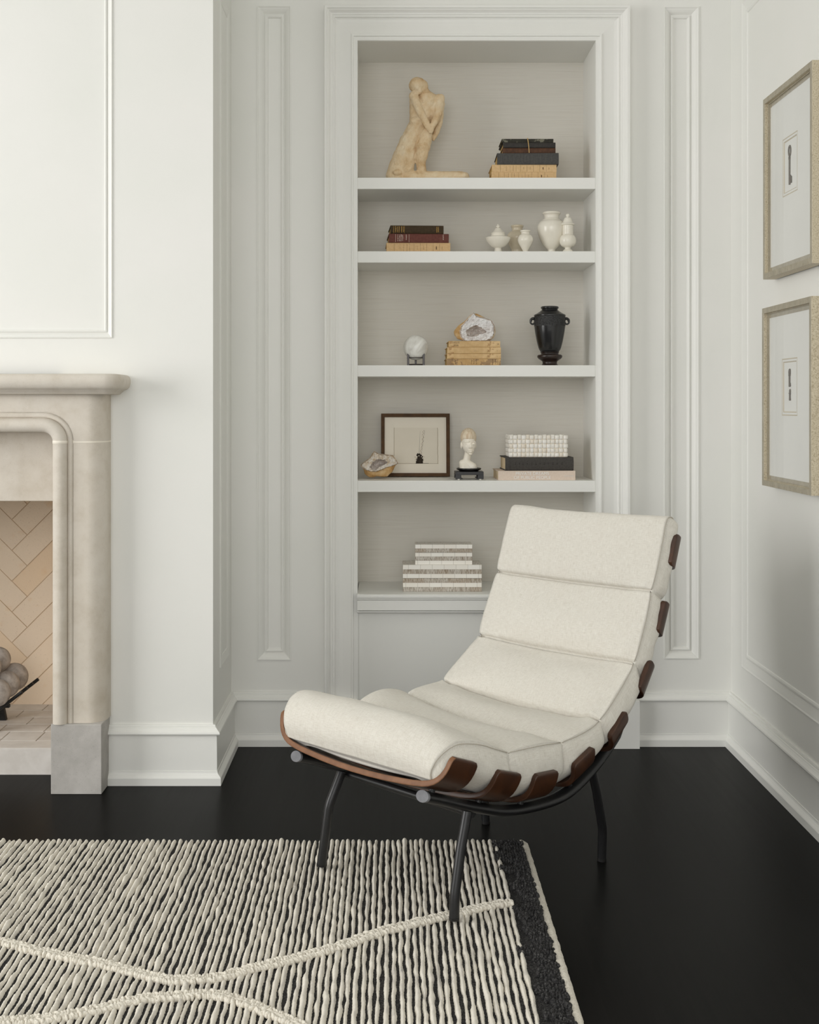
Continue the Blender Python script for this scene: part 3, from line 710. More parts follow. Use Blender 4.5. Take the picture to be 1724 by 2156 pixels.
# slats: cross-section (w, rise)
XS = [(0, 0), (.05, .0008), (.1, .003), (.15, .0065), (.185, .0098), (.21, .0135), (.226, .0175), (.240, .0235), (.2515, .0315), (.2605, .041), (.267, .0515), (.2715, .0625), (.2745, .0735), (.276, .080), (.277, .0865)]
XS = [(-a, b) for a, b in XS[:0:-1]] + XS
TH, HW = .0125, .0405
for k, (s, z, ang) in enumerate(SLT):
    a = math.radians(ang); dv = Vector((math.cos(a), math.sin(a))); nv = Vector((-math.sin(a), math.cos(a)))
    bm = bmesh.new(); tops = {}
    n = len(XS); ring = []; ws = 1.0 if k < 4 else .983
    for i, (w, r) in enumerate(XS):
        w0, r0 = XS[max(i - 1, 0)]; w1, r1 = XS[min(i + 1, n - 1)]
        t = Vector((w1 - w0, r1 - r0)).normalized(); nn = Vector((-t.y, t.x))
        row = []
        hw = HW
        e = min(i, n - 1 - i)
        if e == 0: hw = HW - .007
        elif e == 1: hw = HW - .0012
        for lay in (0, 1):
            ww, rr = w * ws + nn.x * TH * lay, r + nn.y * TH * lay
            for q in (-1, -.88, -.6, 0, .6, .88, 1):
                cur = -.0035 * (q * q) if lay == 0 else 0
                sp = s + dv.x * hw * q + nv.x * (rr)
                zp = z + dv.y * hw * q + nv.y * (rr)
                row.append(bm.verts.new(C(sp, zp, ww) - CO))
        ring.append(row)
    Q = 7
    for i in range(n - 1):
        A, B = ring[i], ring[i + 1]
        for q in range(Q - 1):
            bm.faces.new([A[q], A[q + 1], B[q + 1], B[q]]); bm.faces.new([A[Q + q + 1], A[Q + q], B[Q + q], B[Q + q + 1]])
        f = bm.faces.new([A[Q], A[0], B[0], B[Q]]); f.material_index = 1
        f = bm.faces.new([A[Q - 1], A[2 * Q - 1], B[2 * Q - 1], B[Q - 1]]); f.material_index = 1
    for A in (ring[0], ring[-1]):
        for q in range(Q - 1):
            f = bm.faces.new([A[q], A[q + 1], A[Q + q + 1], A[Q + q]]); f.material_index = 0
    bmesh.ops.recalc_face_normals(bm, faces=bm.faces[:])
    for f in bm.faces: f.smooth = True
    me = bpy.data.meshes.new('slat'); bm.to_mesh(me); bm.free(); me.materials.append(M['walnut'].m); me.materials.append((M['walnut_edge'] if k == 0 else M['walnut']).m)
    o = bpy.data.objects.new('slat', me); COL.objects.link(o); o.parent = chair
    b = o.modifiers.new('edge', 'BEVEL'); b.width = .0022; b.segments = 3; b.limit_method = 'ANGLE'; b.angle_limit = math.radians(40)
    # spacers between slat and rail
    for sg in (1, -1):
        mb = MB(); rp = min(smooth_pts(rail, 10), key=lambda p: abs((p.x - s) * dv.x + (p.y - z) * dv.y) + (0 if (p.x - s) ** 2 + (p.y - z) ** 2 < .02 else 9))
        mb.tube([C(rp.x, rp.y, sg * rw(rp.y)), C(s + nv.x * .014, z + nv.y * .014, sg * rw(rp.y))], .007, 10)
        mb.build('slat_spacer', M['steel'], o)

# cushion: loft of closed loops along the seat profile
TOPE = [(-.072, .325), (-.087, .338), (-.090, .356), (-.078, .377), (-.052, .392), (-.02, .395), (.04, .383), (.09, .366), (.133, .353), (.18, .348), (.25, .344), (.316, .341), (.37, .344), (.42, .353), (.456, .367), (.50, .398), (.55, .44), (.590, .481), (.62, .54), (.642, .59), (.661, .645), (.685, .70), (.704, .755), (.720, .803), (.731, .817), (.748, .817), (.765, .802), (.770, .788)]
BOTE = [(-.068, .318), (-.066, .315), (-.062, .313), (-.056, .311), (-.04, .308), (-.012, .301), (.045, .278), (.092, .255), (.135, .238), (.18, .229), (.25, .222), (.316, .224), (.375, .2325), (.43, .250), (.485, .274), (.535, .300), (.595, .35), (.645, .408), (.685, .478), (.712, .535), (.735, .60), (.752, .655), (.767, .713), (.776, .757), (.778, .772), (.778, .778), (.776, .782), (.773, .785)]
tp = smooth_pts(TOPE, 22); bt = smooth_pts(BOTE, 22); n = len(tp)
seg = [0.0]
for a, b in zip(tp, tp[1:]): seg.append(seg[-1] + (b - a).length)


def t_at(s, z): return seg[min(range(n), key=lambda i: (tp[i].x - s) ** 2 + (tp[i].y - z) ** 2)]


T0, T1 = t_at(-.087, .338), t_at(.765, .802)
SEAM = [T0, t_at(.133, .353), t_at(.316, .341), t_at(.456, .367), t_at(.590, .481), t_at(.661, .645), T1]
PUFF = [.044, .038, .032, .032, .033, .030]
TA = t_at(-.084, .367); NT, NS = 40, 12
mbc = MB(); rows = []; uvs = []
for i in range(n):
    t = seg[i]; tan = (tp[min(i + 1, n - 1)] - tp[max(i - 1, 0)]).normalized(); nv = Vector((-tan.y, tan.x, 0))
    k = 0
    while k < 5 and t > SEAM[k + 1]: k += 1
    fr_ = (t - SEAM[k]) / (SEAM[k + 1] - SEAM[k]); inside = 0 <= fr_ <= 1; fr_ = min(max(fr_, 0), 1)
    front = math.exp(-((t - T0) / .003) ** 2); dist = min(abs(t - q) for q in SEAM[1:6]); pinch = math.exp(-dist / .010)
    crease = (.015 if k > 1 else .011) * math.exp(-(dist / .0030) ** 2) + .0035 * front
    hump = (math.sin(PI * fr_ ** (.86 if k < 3 else .74)) ** .74 if inside else 0)
    if k == 0:
        q_ = min(max((t - T0) / (SEAM[1] - T0), 0), 1); hump = max(0.0, math.sin(PI * q_ ** .8)) ** .9; nv = nv.lerp(Vector((-.05, 1, 0)), .85).normalized()
    endd = min(seg[i], seg[-1] - seg[i]); ec = math.sqrt(max(0.0, 1 - (1 - min(endd / .05, 1)) ** 2))
    hw = .250 - .016 * (1 - ec) + .003 * hump - .004 * pinch - .016 * math.exp(-((t - T0) / .05) ** 2)
    th = (tp[i] - bt[i]).length
    row = []; ur = []
    for j in range(NT + 1):                         # top panel from -w to +w
        u = -1 + 2 * j / NT
        u = math.copysign(1 - (1 - abs(u)) ** 1.25, u); w = hw * u
        g = 1 - abs(u) ** 3.2
        sag = (.016 if k > 0 else .016 * fr_) * (1 - u * u) * min(1, th / .05); ef = (.5 - .25 * u) if k < 2 else .2
        edge_pull = .004 * math.exp(-((1 - abs(u)) / .03) ** 2)
        h = PUFF[k] * hump * (g * (1 - ef) + ef) - sag - crease * (1 if abs(u) < .999 else .6)
        wr = noise.noise(Vector((t * 16, w * 9, k * 3.1))) * .0050 * g + noise.noise(Vector((t * 60, w * 14, k))) * .0030 * pinch
        wr += .017 * noise.noise(Vector((t * 11, w * 30, 5))) * math.exp(-dist / .034) * max(0, (abs(u) - .5) / .5) * (1 if abs(u) < .995 else 0)
        h += wr * min(1, th / .06) + .027 * max(0, -u) ** 1.3 * math.exp(-((tp[i].x - .34) / .17) ** 2)
        q = tp[i] + nv * h
        row.append(C(q.x, q.y, w)); ur.append((t, w))
    for sgn in (1, -1):
        side = []
        for j in range(1, NS + 1):
            e = j / (NS + .0); q = tp[i].lerp(bt[i], e * .93)
            bulge = .012 * math.sin(PI * min(e * 1.15, 1)) * (1 - .75 * pinch) * min(1, th / .07)
            wr = noise.noise(Vector((t * 26, e * 3, 11 * sgn))) * .006 * (1 - abs(2 * e - 1)) * min(1, th / .07) + .005 * noise.noise(Vector((t * 70, e * 2.5, 3 * sgn))) * pinch
            w = hw + bulge + wr - .042 * max(0, (e - .55) / .45) ** 1.7 * min(1, th / .07)
            if j == 1: w = hw - .0026; q = tp[i].lerp(bt[i], min(.3, .0022 / max(th, .01)))
            if j == 2: w = hw + .003; q = tp[i].lerp(bt[i], min(.3, .0060 / max(th, .01)))
            side.append((C(q.x, q.y, sgn * w), (t, sgn * (hw + e * th))))
        if sgn == 1: right = side
        else: left = side
    bot = []
    for j in range(1, 12):
        u = 1 - 2 * j / 12; w = (hw - .04) * u; bot.append((C(bt[i].x + 0, bt[i].y + (.010 * u * u), w), (t, .45 + w)))
    loop = [(a, b) for a, b in zip(row, ur)] + right + bot + left[::-1]
    rows.append([a for a, b in loop]); uvs += [b for a, b in loop]
mbc.grid(rows, True, True, False, False)
m_ = len(rows[0])
for r_, base in ((rows[0], 0), (rows[-1], (n - 1) * m_)):
    mbc.f.append(tuple(range(base, base + m_))); mbc.smooth.append(False); mbc.mi.append(0)
cush = mbc.build('cushion', M['linen'], chair, uv=uvs); cush['label'] = 'oatmeal linen channelled cushion'
for j in (NT, 0):
    mb = MB(); pts = [rows[i][j].lerp(rows[i][j + 1 if j == NT else -1], .5) for i in range(8, n - 6, 3)]; mb.tube(pts, .0008, 6)
    mb.build('edge_seam', M['seam'], cush)

# ------------------------------------------------------------------ books


def book(name, px0, px1, zb, T, Y0, D, mat, pages, label, group, rot=0.0, round_=.35, marks=None, mmat=None, bd=.0022, overhang=.003, extra=None, spec=None):
    """book lying flat, spine towards the viewer; px0/px1 are the ends of the spine in the photo"""
    x0, x1 = (px0 - CX) * Y0 / F, (px1 - CX) * Y0 / F; L = x1 - x0; xm = (x0 + x1) / 2
    root = thing(name, label, 'book', (xm, Y0, zb), group); root.rotation_euler = (0, 0, rot)
    cov = MB(); prof = []
    nn = 8
    for k in range(nn + 1):                       # rounded spine
        a = -PI / 2 + PI * k / nn; prof.append((-math.cos(a) * T * round_ * .5 + T * round_ * .5, T / 2 + math.sin(a) * T / 2))
    inner = [(max(y + bd, bd) if True else y, min(max(z, bd), T - bd)) for y, z in prof]
    outer_l = [(D, 0)] + prof + [(D, T)]; inner_l = [(D, bd)] + inner + [(D, T - bd)]
    rings = []
    for xx in (-L / 2, L / 2): rings.append([(xx, y, z) for y, z in outer_l] + [(xx, y, z) for y, z in inner_l[::-1]])
    cov.grid(rings, True, False)
    N = len(outer_l)
    for r in rings:
        for k in range(N - 1): cov.add([r[k], r[k + 1], r[2 * N - 2 - k], r[2 * N - 1 - k]], [(0, 1, 2, 3)])
    cov.xform(lambda p: p + Vector((xm, Y0, zb)))
    cov.build('cover', M[mat], root, .0005, 1)
    pg = MB().box(-L / 2 + overhang, L / 2 - overhang, T * round_ * .5 + bd, D - overhang, bd, T - bd); pg.xform(lambda p: p + Vector((xm, Y0, zb))); pg.build('page_block', M[pages], root)
    if marks:
        mk = MB()
        for (u0, u1, v0, v1) in marks:           # fractions along the spine and up its thickness
            va = max(.03, v0); vb = min(.97, v1); k = max(1, int((vb - va) * 8)); r_ = []
            for q in range(k + 1):
                v = va + (vb - va) * q / k; s_ = 2 * v - 1; y = T * round_ * .5 * (1 - math.sqrt(max(0, 1 - s_ * s_))) - .00035
                r_.append([(xm - L / 2 + L * u0, Y0 + y, zb + T * v), (xm - L / 2 + L * u1, Y0 + y, zb + T * v)])
            mk.grid(r_, False, False)
        mk.build('spine_lettering', M[mmat], root)
    return root, xm, L


def lines_at(us, w=.0022): return [(u, u + w, .05, .95) for u in us]


def words(us, rnd, w=.006, hh=(.25, .75)):
    """short upright strokes: a word set across the spine, seen as a broken column"""
    out = []
    for u in us:
        v = hh[0] + rnd.uniform(0, .06)
        while v < hh[1]:
            l = rnd.uniform(.05, .12); out.append((u + rnd.uniform(-.001, .001), u + w * rnd.uniform(.6, 1), v, min(v + l, hh[1]))); v += l + .04
    return out


rb = random.Random(11)
tan_marks = lambda o: lines_at([.11 + o, .42 + o, .52 + o, .62 + o, .72 + o, .82 + o]) + words([.20 + o, .26 + o, .31 + o, .35 + o], rb, .0045, (.12, .88)) + words([.47 + o, .57 + o], rb, .0045, (.3, .7)) + [(.766 + o, .778 + o, .35, .65)] + words([.86 + o], rb, .006, (.35, .65))
z1 = SH[1][0]; Y1 = 4.10; k1 = Y1 / F
g1 = 'old books stacked on the top shelf'
zt = z1; T = 15.6 * k1 + .006
book('book', 1034.5, 1171, zt, .0262, Y1, .150, 'tan_cloth', 'pages', 'tan cloth book at the bottom of the top-shelf stack', g1, 0, .08, tan_marks(.0), 'dark_text'); zt += .0262
book('book', 1035.5, 1171.5, zt, .0245, Y1 + .001, .150, 'tan_cloth_pale', 'pages', 'tan cloth book directly under the charcoal book on the top shelf', g1, 0, .08, tan_marks(.02), 'dark_text'); zt += .0245
fm = words([.07, .14, .20, .27, .40, .45, .50, .56, .70, .78, .88], rb, .008, (.2, .8)) + lines_at([.345, .36, .6, .8], .0015)
book('book', 1046.5, 1176, zt, .0375, Y1 - .004, .150, 'charcoal_cloth', 'pages', 'thick charcoal cloth book in the middle of the top-shelf stack', g1, -.02, .22, fm, 'faint_text'); zt += .0375
zs = zt
book('book', 1058, 1169.5, zt, .0178, Y1 + .004, .125, 'brown_leather', 'pages', 'thin brown leather book, lowest of the twine-tied bundle on the top shelf', g1, .0, .3, lines_at([.45], .002), 'dark_text'); zt += .0178
book('book', 1059, 1169.5, zt, .0176, Y1 + .002, .125, 'black_leather', 'pages', 'black leather book in the middle of the twine-tied bundle', g1, .01, .3, lines_at([.06, .1, .92], .003), 'blind_text'); zt += .0176
book('book', 1056.5, 1165, zt, .0118, Y1 + .003, .125, 'green_grey_leather', 'pages', 'thin worn grey-flecked book on top of the twine-tied bundle', g1, .0, .2); zt += .0118
xt = (1112 - CX) * Y1 / F
tw = MB(); zz0, zz1, yy0, yy1 = zs + .0006, zt + .0012, Y1 - .0018, Y1 + .130
tw.tube([(xt + .003, yy0 + .002, zz0), (xt + .0015, yy0 - .0005, zs + .02), (xt - .001, yy0 - .0006, zt - .008), (xt - .002, yy0 + .003, zz1), (xt - .002, yy1, zz1), (xt + .001, yy1 + .002, zs + .02), (xt + .003, yy1, zz0 + .002)], .0013, 8)
tag(tw.build('twine', M['twine']), 'tan twine tied around the bundle of three old books', 'twine')

z2 = SH[2][0]; Y2 = 4.105; g2n = 'books stacked on the second shelf'
zt = z2
book('book', 813.5, 948, zt, .0338, Y2, .150, 'tan_cloth', 'pages', 'tan cloth book at the bottom of the second-shelf stack', g2n, .03, .1, tan_marks(.01), 'dark_text'); zt += .0338
mm = lines_at([.11, .335], .004) + words([.145, .175, .20, .225], rb, .012, (.12, .9)) + words([.285], rb, .012, (.25, .9)) + words([.9], rb, .014, (.3, .9))
book('book', 818.5, 945, zt, .0290, Y2 - .004, .165, 'maroon_cloth', 'pages', 'maroon cloth book in the middle of the second-shelf stack', g2n, .045, .25, mm, 'silver_text'); zt += .0290
gm = lines_at([.055, .26], .004) + words([.085, .12, .155, .20, .235], rb, .016, (.12, .9)) + words([.865, .895], rb, .016, (.15, .85))
book('book', 822, 934, zt, .0270, Y2 - .006, .160, 'dark_olive_cloth', 'pages', 'dark brown cloth book with gilt lettering on top of the second-shelf stack', g2n, .05, .45, gm, 'gold')

z3 = SH[3][0]; Y3 = 4.095; g3 = 'old vellum books under the geode'
zt = z3
info = [(940, 1054, .0220, 'vellum_worn', 'stained mottled vellum book at the bottom of the geode stack'), (941, 1054.5, .0172, 'vellum', 'tan vellum book third from the top of the geode stack'),
        (941.5, 1054.5, .0207, 'vellum', 'cracked tan vellum book second from the top of the geode stack'), (944.5, 1053, .0205, 'vellum', 'pale vellum book with dark handwriting under the geode')]
for q, (a, b, T, mt, lb) in enumerate(info):
    mk = None
    if q == 3: mk = words([.07, .085, .10, .115, .135, .15, .17, .185, .2], rb, .007, (.55, .9)) + words([.10, .115, .13, .15, .165, .18], rb, .007, (.15, .45)) + [(.955, .966, .42, .58)]
    if q == 0: mk = words([.1, .16, .46, .5, .55, .85, .9, .94], rb, .01, (.2, .95))
    if q in (1, 2): mk = words([.5, .53, .73, .76, .93], rb, .004, (.3, .6))
    book('antique_book', a, b, zt, T, Y3 + .002 * (q % 2), .150, mt, 'pages', lb, g3, .012, .28, mk, 'dark_text'); zt += T
ZG = zt

z4 = SH[4][0]; Y4 = 4.082
root, xm, L = book('book', 1048.5, 1211.5, z4, .0300, Y4, .165, 'blush_cloth', 'pages_light', 'blush pink book with white spine title, bottom of the stack on the fourth shelf', 'books under the woven box', .03, .0)


def text(body, size, loc, mat, name, parent, ext=.0003, align='CENTER', rot=(PI / 2, 0, 0)):
    cu = bpy.data.curves.new(name, 'FONT'); cu.body = body; cu.size = size; cu.extrude = ext; cu.align_x = align; cu.space_line = .8
    o = bpy.data.objects.new(name, cu); COL.objects.link(o); o.parent = parent; o.location = Vector(loc) - parent_loc(parent); o.rotation_euler = rot; cu.materials.append(M[mat].m)
    dg = bpy.context.evaluated_depsgraph_get(); dg.update(); me = bpy.data.meshes.new_from_object(o.evaluated_get(dg)); me.name = name
    loc, ro = o.location.copy(), o.rotation_euler.copy(); bpy.data.objects.remove(o); bpy.data.curves.remove(cu)
    o = bpy.data.objects.new(name, me); COL.objects.link(o); o.parent = parent; o.location = loc; o.rotation_euler = ro
    if not me.materials: me.materials.append(M[mat].m)
    return o


def fit_x(o, w, h=None):
    bpy.context.view_layer.update(); d = o.dimensions
    if d.x > 0: o.scale = (w / d.x, (h / d.y if h else 1), 1)


px = Y4 / F
a = text('PRIVATE DREAMS', .0142, (xm - L / 2 + .441 * L, Y4 - .0006, z4 + .0168), 'white_text', 'spine_title', root); fit_x(a, 70 * px)
a = text('OF PUBLIC PEOPLE', .0142, (xm - L / 2 + .441 * L, Y4 - .0006, z4 + .0040), 'white_text', 'spine_title', root); fit_x(a, 77.5 * px)
a = text('ASSOULINE', .0052, (xm - L / 2 + .915 * L, Y4 - .0006, z4 + .0115), 'white_text', 'spine_imprint', root); fit_x(a, 19 * px)
zt = z4 + .0300
bmk = words([.14, .20, .25, .31, .38, .44, .5, .56, .62, .69, .75, .82], rb, .02, (.42, .6)) + lines_at([.06, .075], .003)
book('book', 1063.5, 1208, zt, .0440, Y4 + .010, .155, 'black_cloth', 'pages_light', 'thick black cloth book directly beneath the woven bone box', 'books under the woven box', .03, .3, bmk, 'blind_text', .003); zt += .0440

# woven box
YW = 4.10; x0, x1 = (1071.5 - CX) * YW / F, (1195 - CX) * YW / F; zb, ztp = zt, zt + .0715; dw = .10
wb = thing('woven_box', 'cream basket-weave bone box standing on the black book', 'box', ((x0 + x1) / 2, YW, zb), None); wb.rotation_euler = (0, 0, .025)
MB().box(x0 + .002, x1 - .002, YW + .002, YW + dw - .002, zb, ztp - .002).build('box_core', M['bone_hair'], wb)


def weave(org, U, V, N, lu, lv, nu, nv):
    mb = MB(); du, dv_ = lu / nu, lv / nv
    for i in range(nu):
        for j in range(nv):
            hor = (i + j) % 2; mb.cur = rb.random()
            au, av = (du * .62, dv_ * .44) if hor else (du * .40, dv_ * .60)
            cu, cv = (i + .5) * du + rb.uniform(-.0004, .0004), (j + .5) * dv_; r_ = []
            for a in range(7):
                row = []
                for b in range(7):
                    p, q = -1 + 2 * a / 6, -1 + 2 * b / 6
                    bul = (1 - (p * p if hor else q * q)) * .0026 + .0004 - (.0016 if (abs(q if hor else p) == 1) else 0) - (.0014 if abs(p if hor else q) == 1 else 0)
                    row.append(org + U * (cu + p * au) + V * (cv + q * av) + N * (bul + .0002))
                r_.append(row)
            mb.grid(r_, False, True)
    return mb


ux, uy, uz = Vector((1, 0, 0)), Vector((0, 1, 0)), Vector((0, 0, 1))
for nm, args in (('woven_front', (Vector((x0, YW + .002, zb)), ux, uz, -uy, x1 - x0, ztp - zb, 14, 5)), ('woven_side', (Vector((x0 + .002, YW, zb)), uy, uz, -ux, dw, ztp - zb, 7, 5)),
                 ('woven_side', (Vector((x1 - .002, YW, zb)), uy, uz, ux, dw, ztp - zb, 7, 5)), ('woven_top', (Vector((x0, YW, ztp - .003)), ux, uy, uz, x1 - x0, dw, 14, 7))):
    weave(*args).build(nm, M['weave'], wb, tone=True)

# inlaid boxes on the sill
for nm, a, b, zb_, H_, Yq, D_, lb in (('inlaid_box', 848, 1014, SZ, .0862, 4.075, .115, 'larger striped bone inlay box standing on the bookcase sill'), ('inlaid_box', 874, 994, SZ + .0862, .0650, 4.085, .080, 'smaller striped bone inlay box on top of the larger one')):
    x0, x1 = (a - CX) * Yq / F, (b - CX) * Yq / F
    r = thing(nm, lb, 'box', ((x0 + x1) / 2, Yq, zb_), 'striped bone boxes on the sill')
    zl = zb_ + (.01437 * 3 if H_ > .07 else .013 * 3); im = M['inlay_large' if H_ > .07 else 'inlay_small']
    MB().box(x0, x1, Yq, Yq + D_, zb_, zl - .0003).build('body', im, r, .0005)
    MB().box(x0, x1, Yq, Yq + D_, zl + .0003, zb_ + H_).build('lid', im, r, .0005)
    MB().box(x0 + .003, x1 - .003, Yq + .003, Yq + D_ - .003, zl - .002, zl + .002).build('inner_rim', M['ebony'], r)

# ------------------------------------------------------------------ ceramics on the second shelf
YC = 4.13; kc = YC / F


def pot(name, label, cx, zoom, prof, Y, mat, zbase, lid=None, lidname='lid', group='cream ceramic vessels on the second shelf', s=7.183, ybot=710):
    kk = Y / F / s; cxw = (1000 + cx / s - CX) * Y / F
    yb_true = (CAMZ - zbase) * F / Y + CY            # photo row of the shelf surface at this depth
    fz = lambda y: CAMZ + (CY - (430 + y / s)) * Y / F
    r = thing(name, label, 'vase' if 'vase' in name or 'urn' in name else ('bowl' if 'bowl' in name else 'jar'), (cxw, Y, zbase), group)
    pr = [(a * kk, fz(y)) for a, y in prof]; pr[0] = (pr[0][0], zbase)
    MB().lathe(cxw, Y, refine(pr), 44).build('body', M[mat], r)
    if lid:
        MB().lathe(cxw, Y, refine([(a * kk, fz(y)) for a, y in lid]), 44).build(lidname, M[mat], r)
    return r


def refine(pr, n=5):
    c = catmull([Vector((a, b, 0)) for a, b in pr], n); return [(max(p.x, 0), p.y) for p in c]


pot('lidded_bowl', 'squat cream ceramic bowl with pointed lid at the left of the vessels', 347, 0, [(58, 735), (57, 710), (52, 685), (53, 665), (95, 645), (140, 605), (172, 560), (187, 522), (186, 510), (172, 500), (120, 490), (106, 478), (104, 455), (100, 446)], 4.12, 'ceramic', z2,
    [(100, 447), (104, 442), (103, 434), (85, 420), (66, 400), (52, 380), (42, 366), (24, 361), (17, 356), (26, 348), (30, 338), (26, 328), (14, 321), (12, 314), (15, 308), (9, 302), (0, 300)])
pot('small_urn', 'small tan-cream urn standing behind the little vase', 637, 0, [(84, 740), (86, 700), (100, 670), (128, 610), (152, 540), (157, 500), (145, 455), (112, 420), (84, 405), (80, 385), (82, 360), (92, 345), (96, 333), (94, 322), (84, 318), (76, 325), (70, 360)], 4.20, 'ceramic_dark', z2)
pot('small_vase', 'smallest cream ceramic vase in front of the urn, without lid', 760, 0, [(38, 735), (38, 712), (44, 695), (66, 655), (92, 610), (110, 570), (115, 540), (109, 505), (90, 472), (68, 456), (63, 440), (66, 422), (76, 414), (78, 404), (74, 396), (64, 396), (58, 410)], 4.115, 'ceramic', z2)
pot('large_urn', 'largest cream ceramic urn with flared rim on the second shelf', 1157, 0, [(58, 740), (58, 700), (66, 682), (100, 650), (140, 600), (176, 530), (204, 450), (216, 380), (212, 330), (190, 280), (160, 254), (140, 244), (139, 236), (124, 228), (112, 210), (110, 190), (116, 168), (130, 154), (139, 146), (138, 130), (130, 120), (118, 122), (108, 150)], 4.15, 'ceramic', z2)
pot('lidded_jar', 'slim cream ceramic jar with domed knob lid at the right end', 1402, 0, [(78, 740), (76, 712), (66, 695), (48, 680), (45, 662), (60, 650), (92, 634), (116, 602), (127, 562), (124, 520), (108, 486), (88, 466), (81, 455), (81, 440), (81, 380), (81, 325), (78, 318)], 4.118, 'ceramic', z2,
    [(80, 322), (100, 317), (109, 307), (106, 297), (92, 290), (82, 278), (70, 255), (58, 225), (44, 204), (26, 198), (20, 192), (26, 182), (29, 170), (26, 155), (15, 144), (0, 140)])

# ------------------------------------------------------------------ third shelf
c = P(875, 732, 4.12); r = 26.2 * 4.12 / F
tag(MB().ell(c, (r, r, r), None, 48, 28).build('crystal_ball', M['crystal']), 'milky white crystal ball resting on a dark three-prong stand', 'crystal ball')
st = thing('ball_stand', 'small dark bronze prong stand beneath the crystal ball', 'stand', (c.x, 4.12, z3))
for px_, dy in ((859, -.020), (891.5, -.020), (875.5, .03)):
    x = (px_ - CX) * 4.12 / F
    MB().box(x - .0036, x + .0036, 4.12 + dy - .0036, 4.12 + dy + .0036, z3, c.z - .0205 + (0 if dy < 0 else .0)).build('prong', M['bronze_brown'], st, .0008)
rx = r * .72
MB().tube([(c.x + .026 * math.cos(a), 4.12 + .005 + .026 * math.sin(a), z3 + .003) for a in [2 * PI * k / 28 for k in range(29)]], .0028, 8, False).build('base_ring', M['bronze_brown'], st)
MB().tube([(c.x + .0285 * math.cos(a), 4.12 + .005 + .0285 * math.sin(a), c.z - .0335) for a in [2 * PI * k / 28 for k in range(29)]], .0012, 8, False).build('support_ring', M['bronze_brown'], st)


def resample(poly, cen, n):
    out = []
    for k in range(n):
        a = 2 * PI * k / n; d = Vector((math.cos(a), math.sin(a))); best = 0
        for i in range(len(poly)):
            p, q = Vector(poly[i]) - cen, Vector(poly[(i + 1) % len(poly)]) - cen; e = q - p; den = d.x * e.y - d.y * e.x
            if abs(den) < 1e-9: continue
            t = (p.x * e.y - p.y * e.x) / den; u = (p.x * d.y - p.y * d.x) / den
            if t > 0 and -1e-6 <= u <= 1 + 1e-6: best = max(best, t)
        out.append(best)
    return out


def geode(name, label, shell, face, cav, Y, depth, cavd, zbase, flat_tilt=0.0, cen=None, crystal='quartz', hollow='smoky', s=(1, 0, 1, 0)):
    n = 120; W3 = lambda p: Vector(((s[0] * p[0] + s[1] - CX) * Y / F, CAMZ + (CY - (s[2] * p[1] + s[3])) * Y / F))
    sh, fa, ca = [[W3(p) for p in q] for q in (shell, face, cav)]
    zmin = min(p.y for p in sh); dz = zbase - zmin + .001
    sh, fa, ca = [[Vector((p.x, p.y + dz)) for p in q] for q in (sh, fa, ca)]
    cc = sum(ca, Vector((0, 0))) / len(ca)
    rs, rf, rc = resample(sh, cc, n), resample(fa, cc, n), resample(ca, cc, n)
    rs = [max(a, b * 1.01) for a, b in zip(rs, rf)]
    g = thing(name, label, 'geode', (cc.x, Y, zbase), 'geodes on the shelves')

    def pt(k, rad, y, amp, fq):
        a = 2 * PI * k / n; d = Vector((math.cos(a), 0, math.sin(a)))
        p = Vector((cc.x, y, cc.y)) + d * rad; nz = noise.noise(p * fq) * amp
        p = p + d * nz + Vector((0, -noise.noise(p * fq * 1.3 + Vector((9, 2, 4))) * amp, 0))
        if p.z < zbase: p.z = zbase
        p.y += (p.z - cc.y) * flat_tilt
        return p
    mb = MB(); rows = []
    for f_, y in ((1.0, 0), (1.02, .002), (1.0, .006)):
        rows.append([pt(k, rf[k] * f_, Y + y, .0015, 70) for k in range(n)])
    for q in range(1, 13):
        e = q / 12; yy = Y + .006 + depth * (1 - math.cos(e * PI / 2) ** 1.2); shrink = math.cos(e * PI / 2 * .98) ** .55
        b_ = min(1, e * 3.2)
        rows.append([pt(k, (rf[k] * (1 - b_) + rs[k] * b_) * shrink if e < 1 else .0005, yy, .0035, 40) for k in range(n)])
    mb.grid(rows, True, True, False, True); mb.build('rock_shell', M['rock'], g)['label'] = 'rough tan rock shell'
    mb = MB(); rows = []
    for q in range(11):
        e = q / 10; rows.append([pt(k, (rf[k] * (1 - e) + rc[k] * e) * (1.0 if q else 1.05), Y - .0015 + .002 * e + (0 if q else .007), .0030 if q else .0015, 190 if q else 70) for k in range(n)])
    mb.grid(rows, True, False); mb.build('crystal_rim', M[crystal], g)['label'] = 'white crystal rim'
    mb = MB(); rows = []
    for q in range(13):
        e = q / 12; rows.append([pt(k, rc[k] * (1 - e) ** .8 if q < 12 else .0004, Y + .0005 + cavd * math.sin(e * PI / 2) ** .7, .0042 if q else .003, 120 if q else 190) for k in range(n)])
    mb.grid(rows, True, False, False, True); mb.build('crystal_hollow', M[hollow], g)['label'] = 'smoky crystal hollow'
    return g


geode('geode', 'white crystal geode sitting on the stack of vellum books', [(553, 300), (600, 240), (680, 185), (730, 140), (775, 133), (830, 155), (915, 205), (945, 270), (951, 310), (930, 360), (900, 388), (640, 388), (590, 375), (560, 340)],
      [(628, 300), (640, 255), (680, 215), (725, 160), (745, 140), (765, 168), (800, 180), (850, 187), (905, 210), (922, 250), (925, 320), (900, 370), (845, 388), (665, 388), (635, 345)],
      [(675, 300), (715, 268), (760, 246), (800, 262), (830, 285), (860, 298), (850, 318), (800, 328), (770, 345), (735, 352), (685, 342)], 4.12, .075, .035, ZG, 0, None, s=(1 / 4.205, 820, 1 / 4.205, 630))

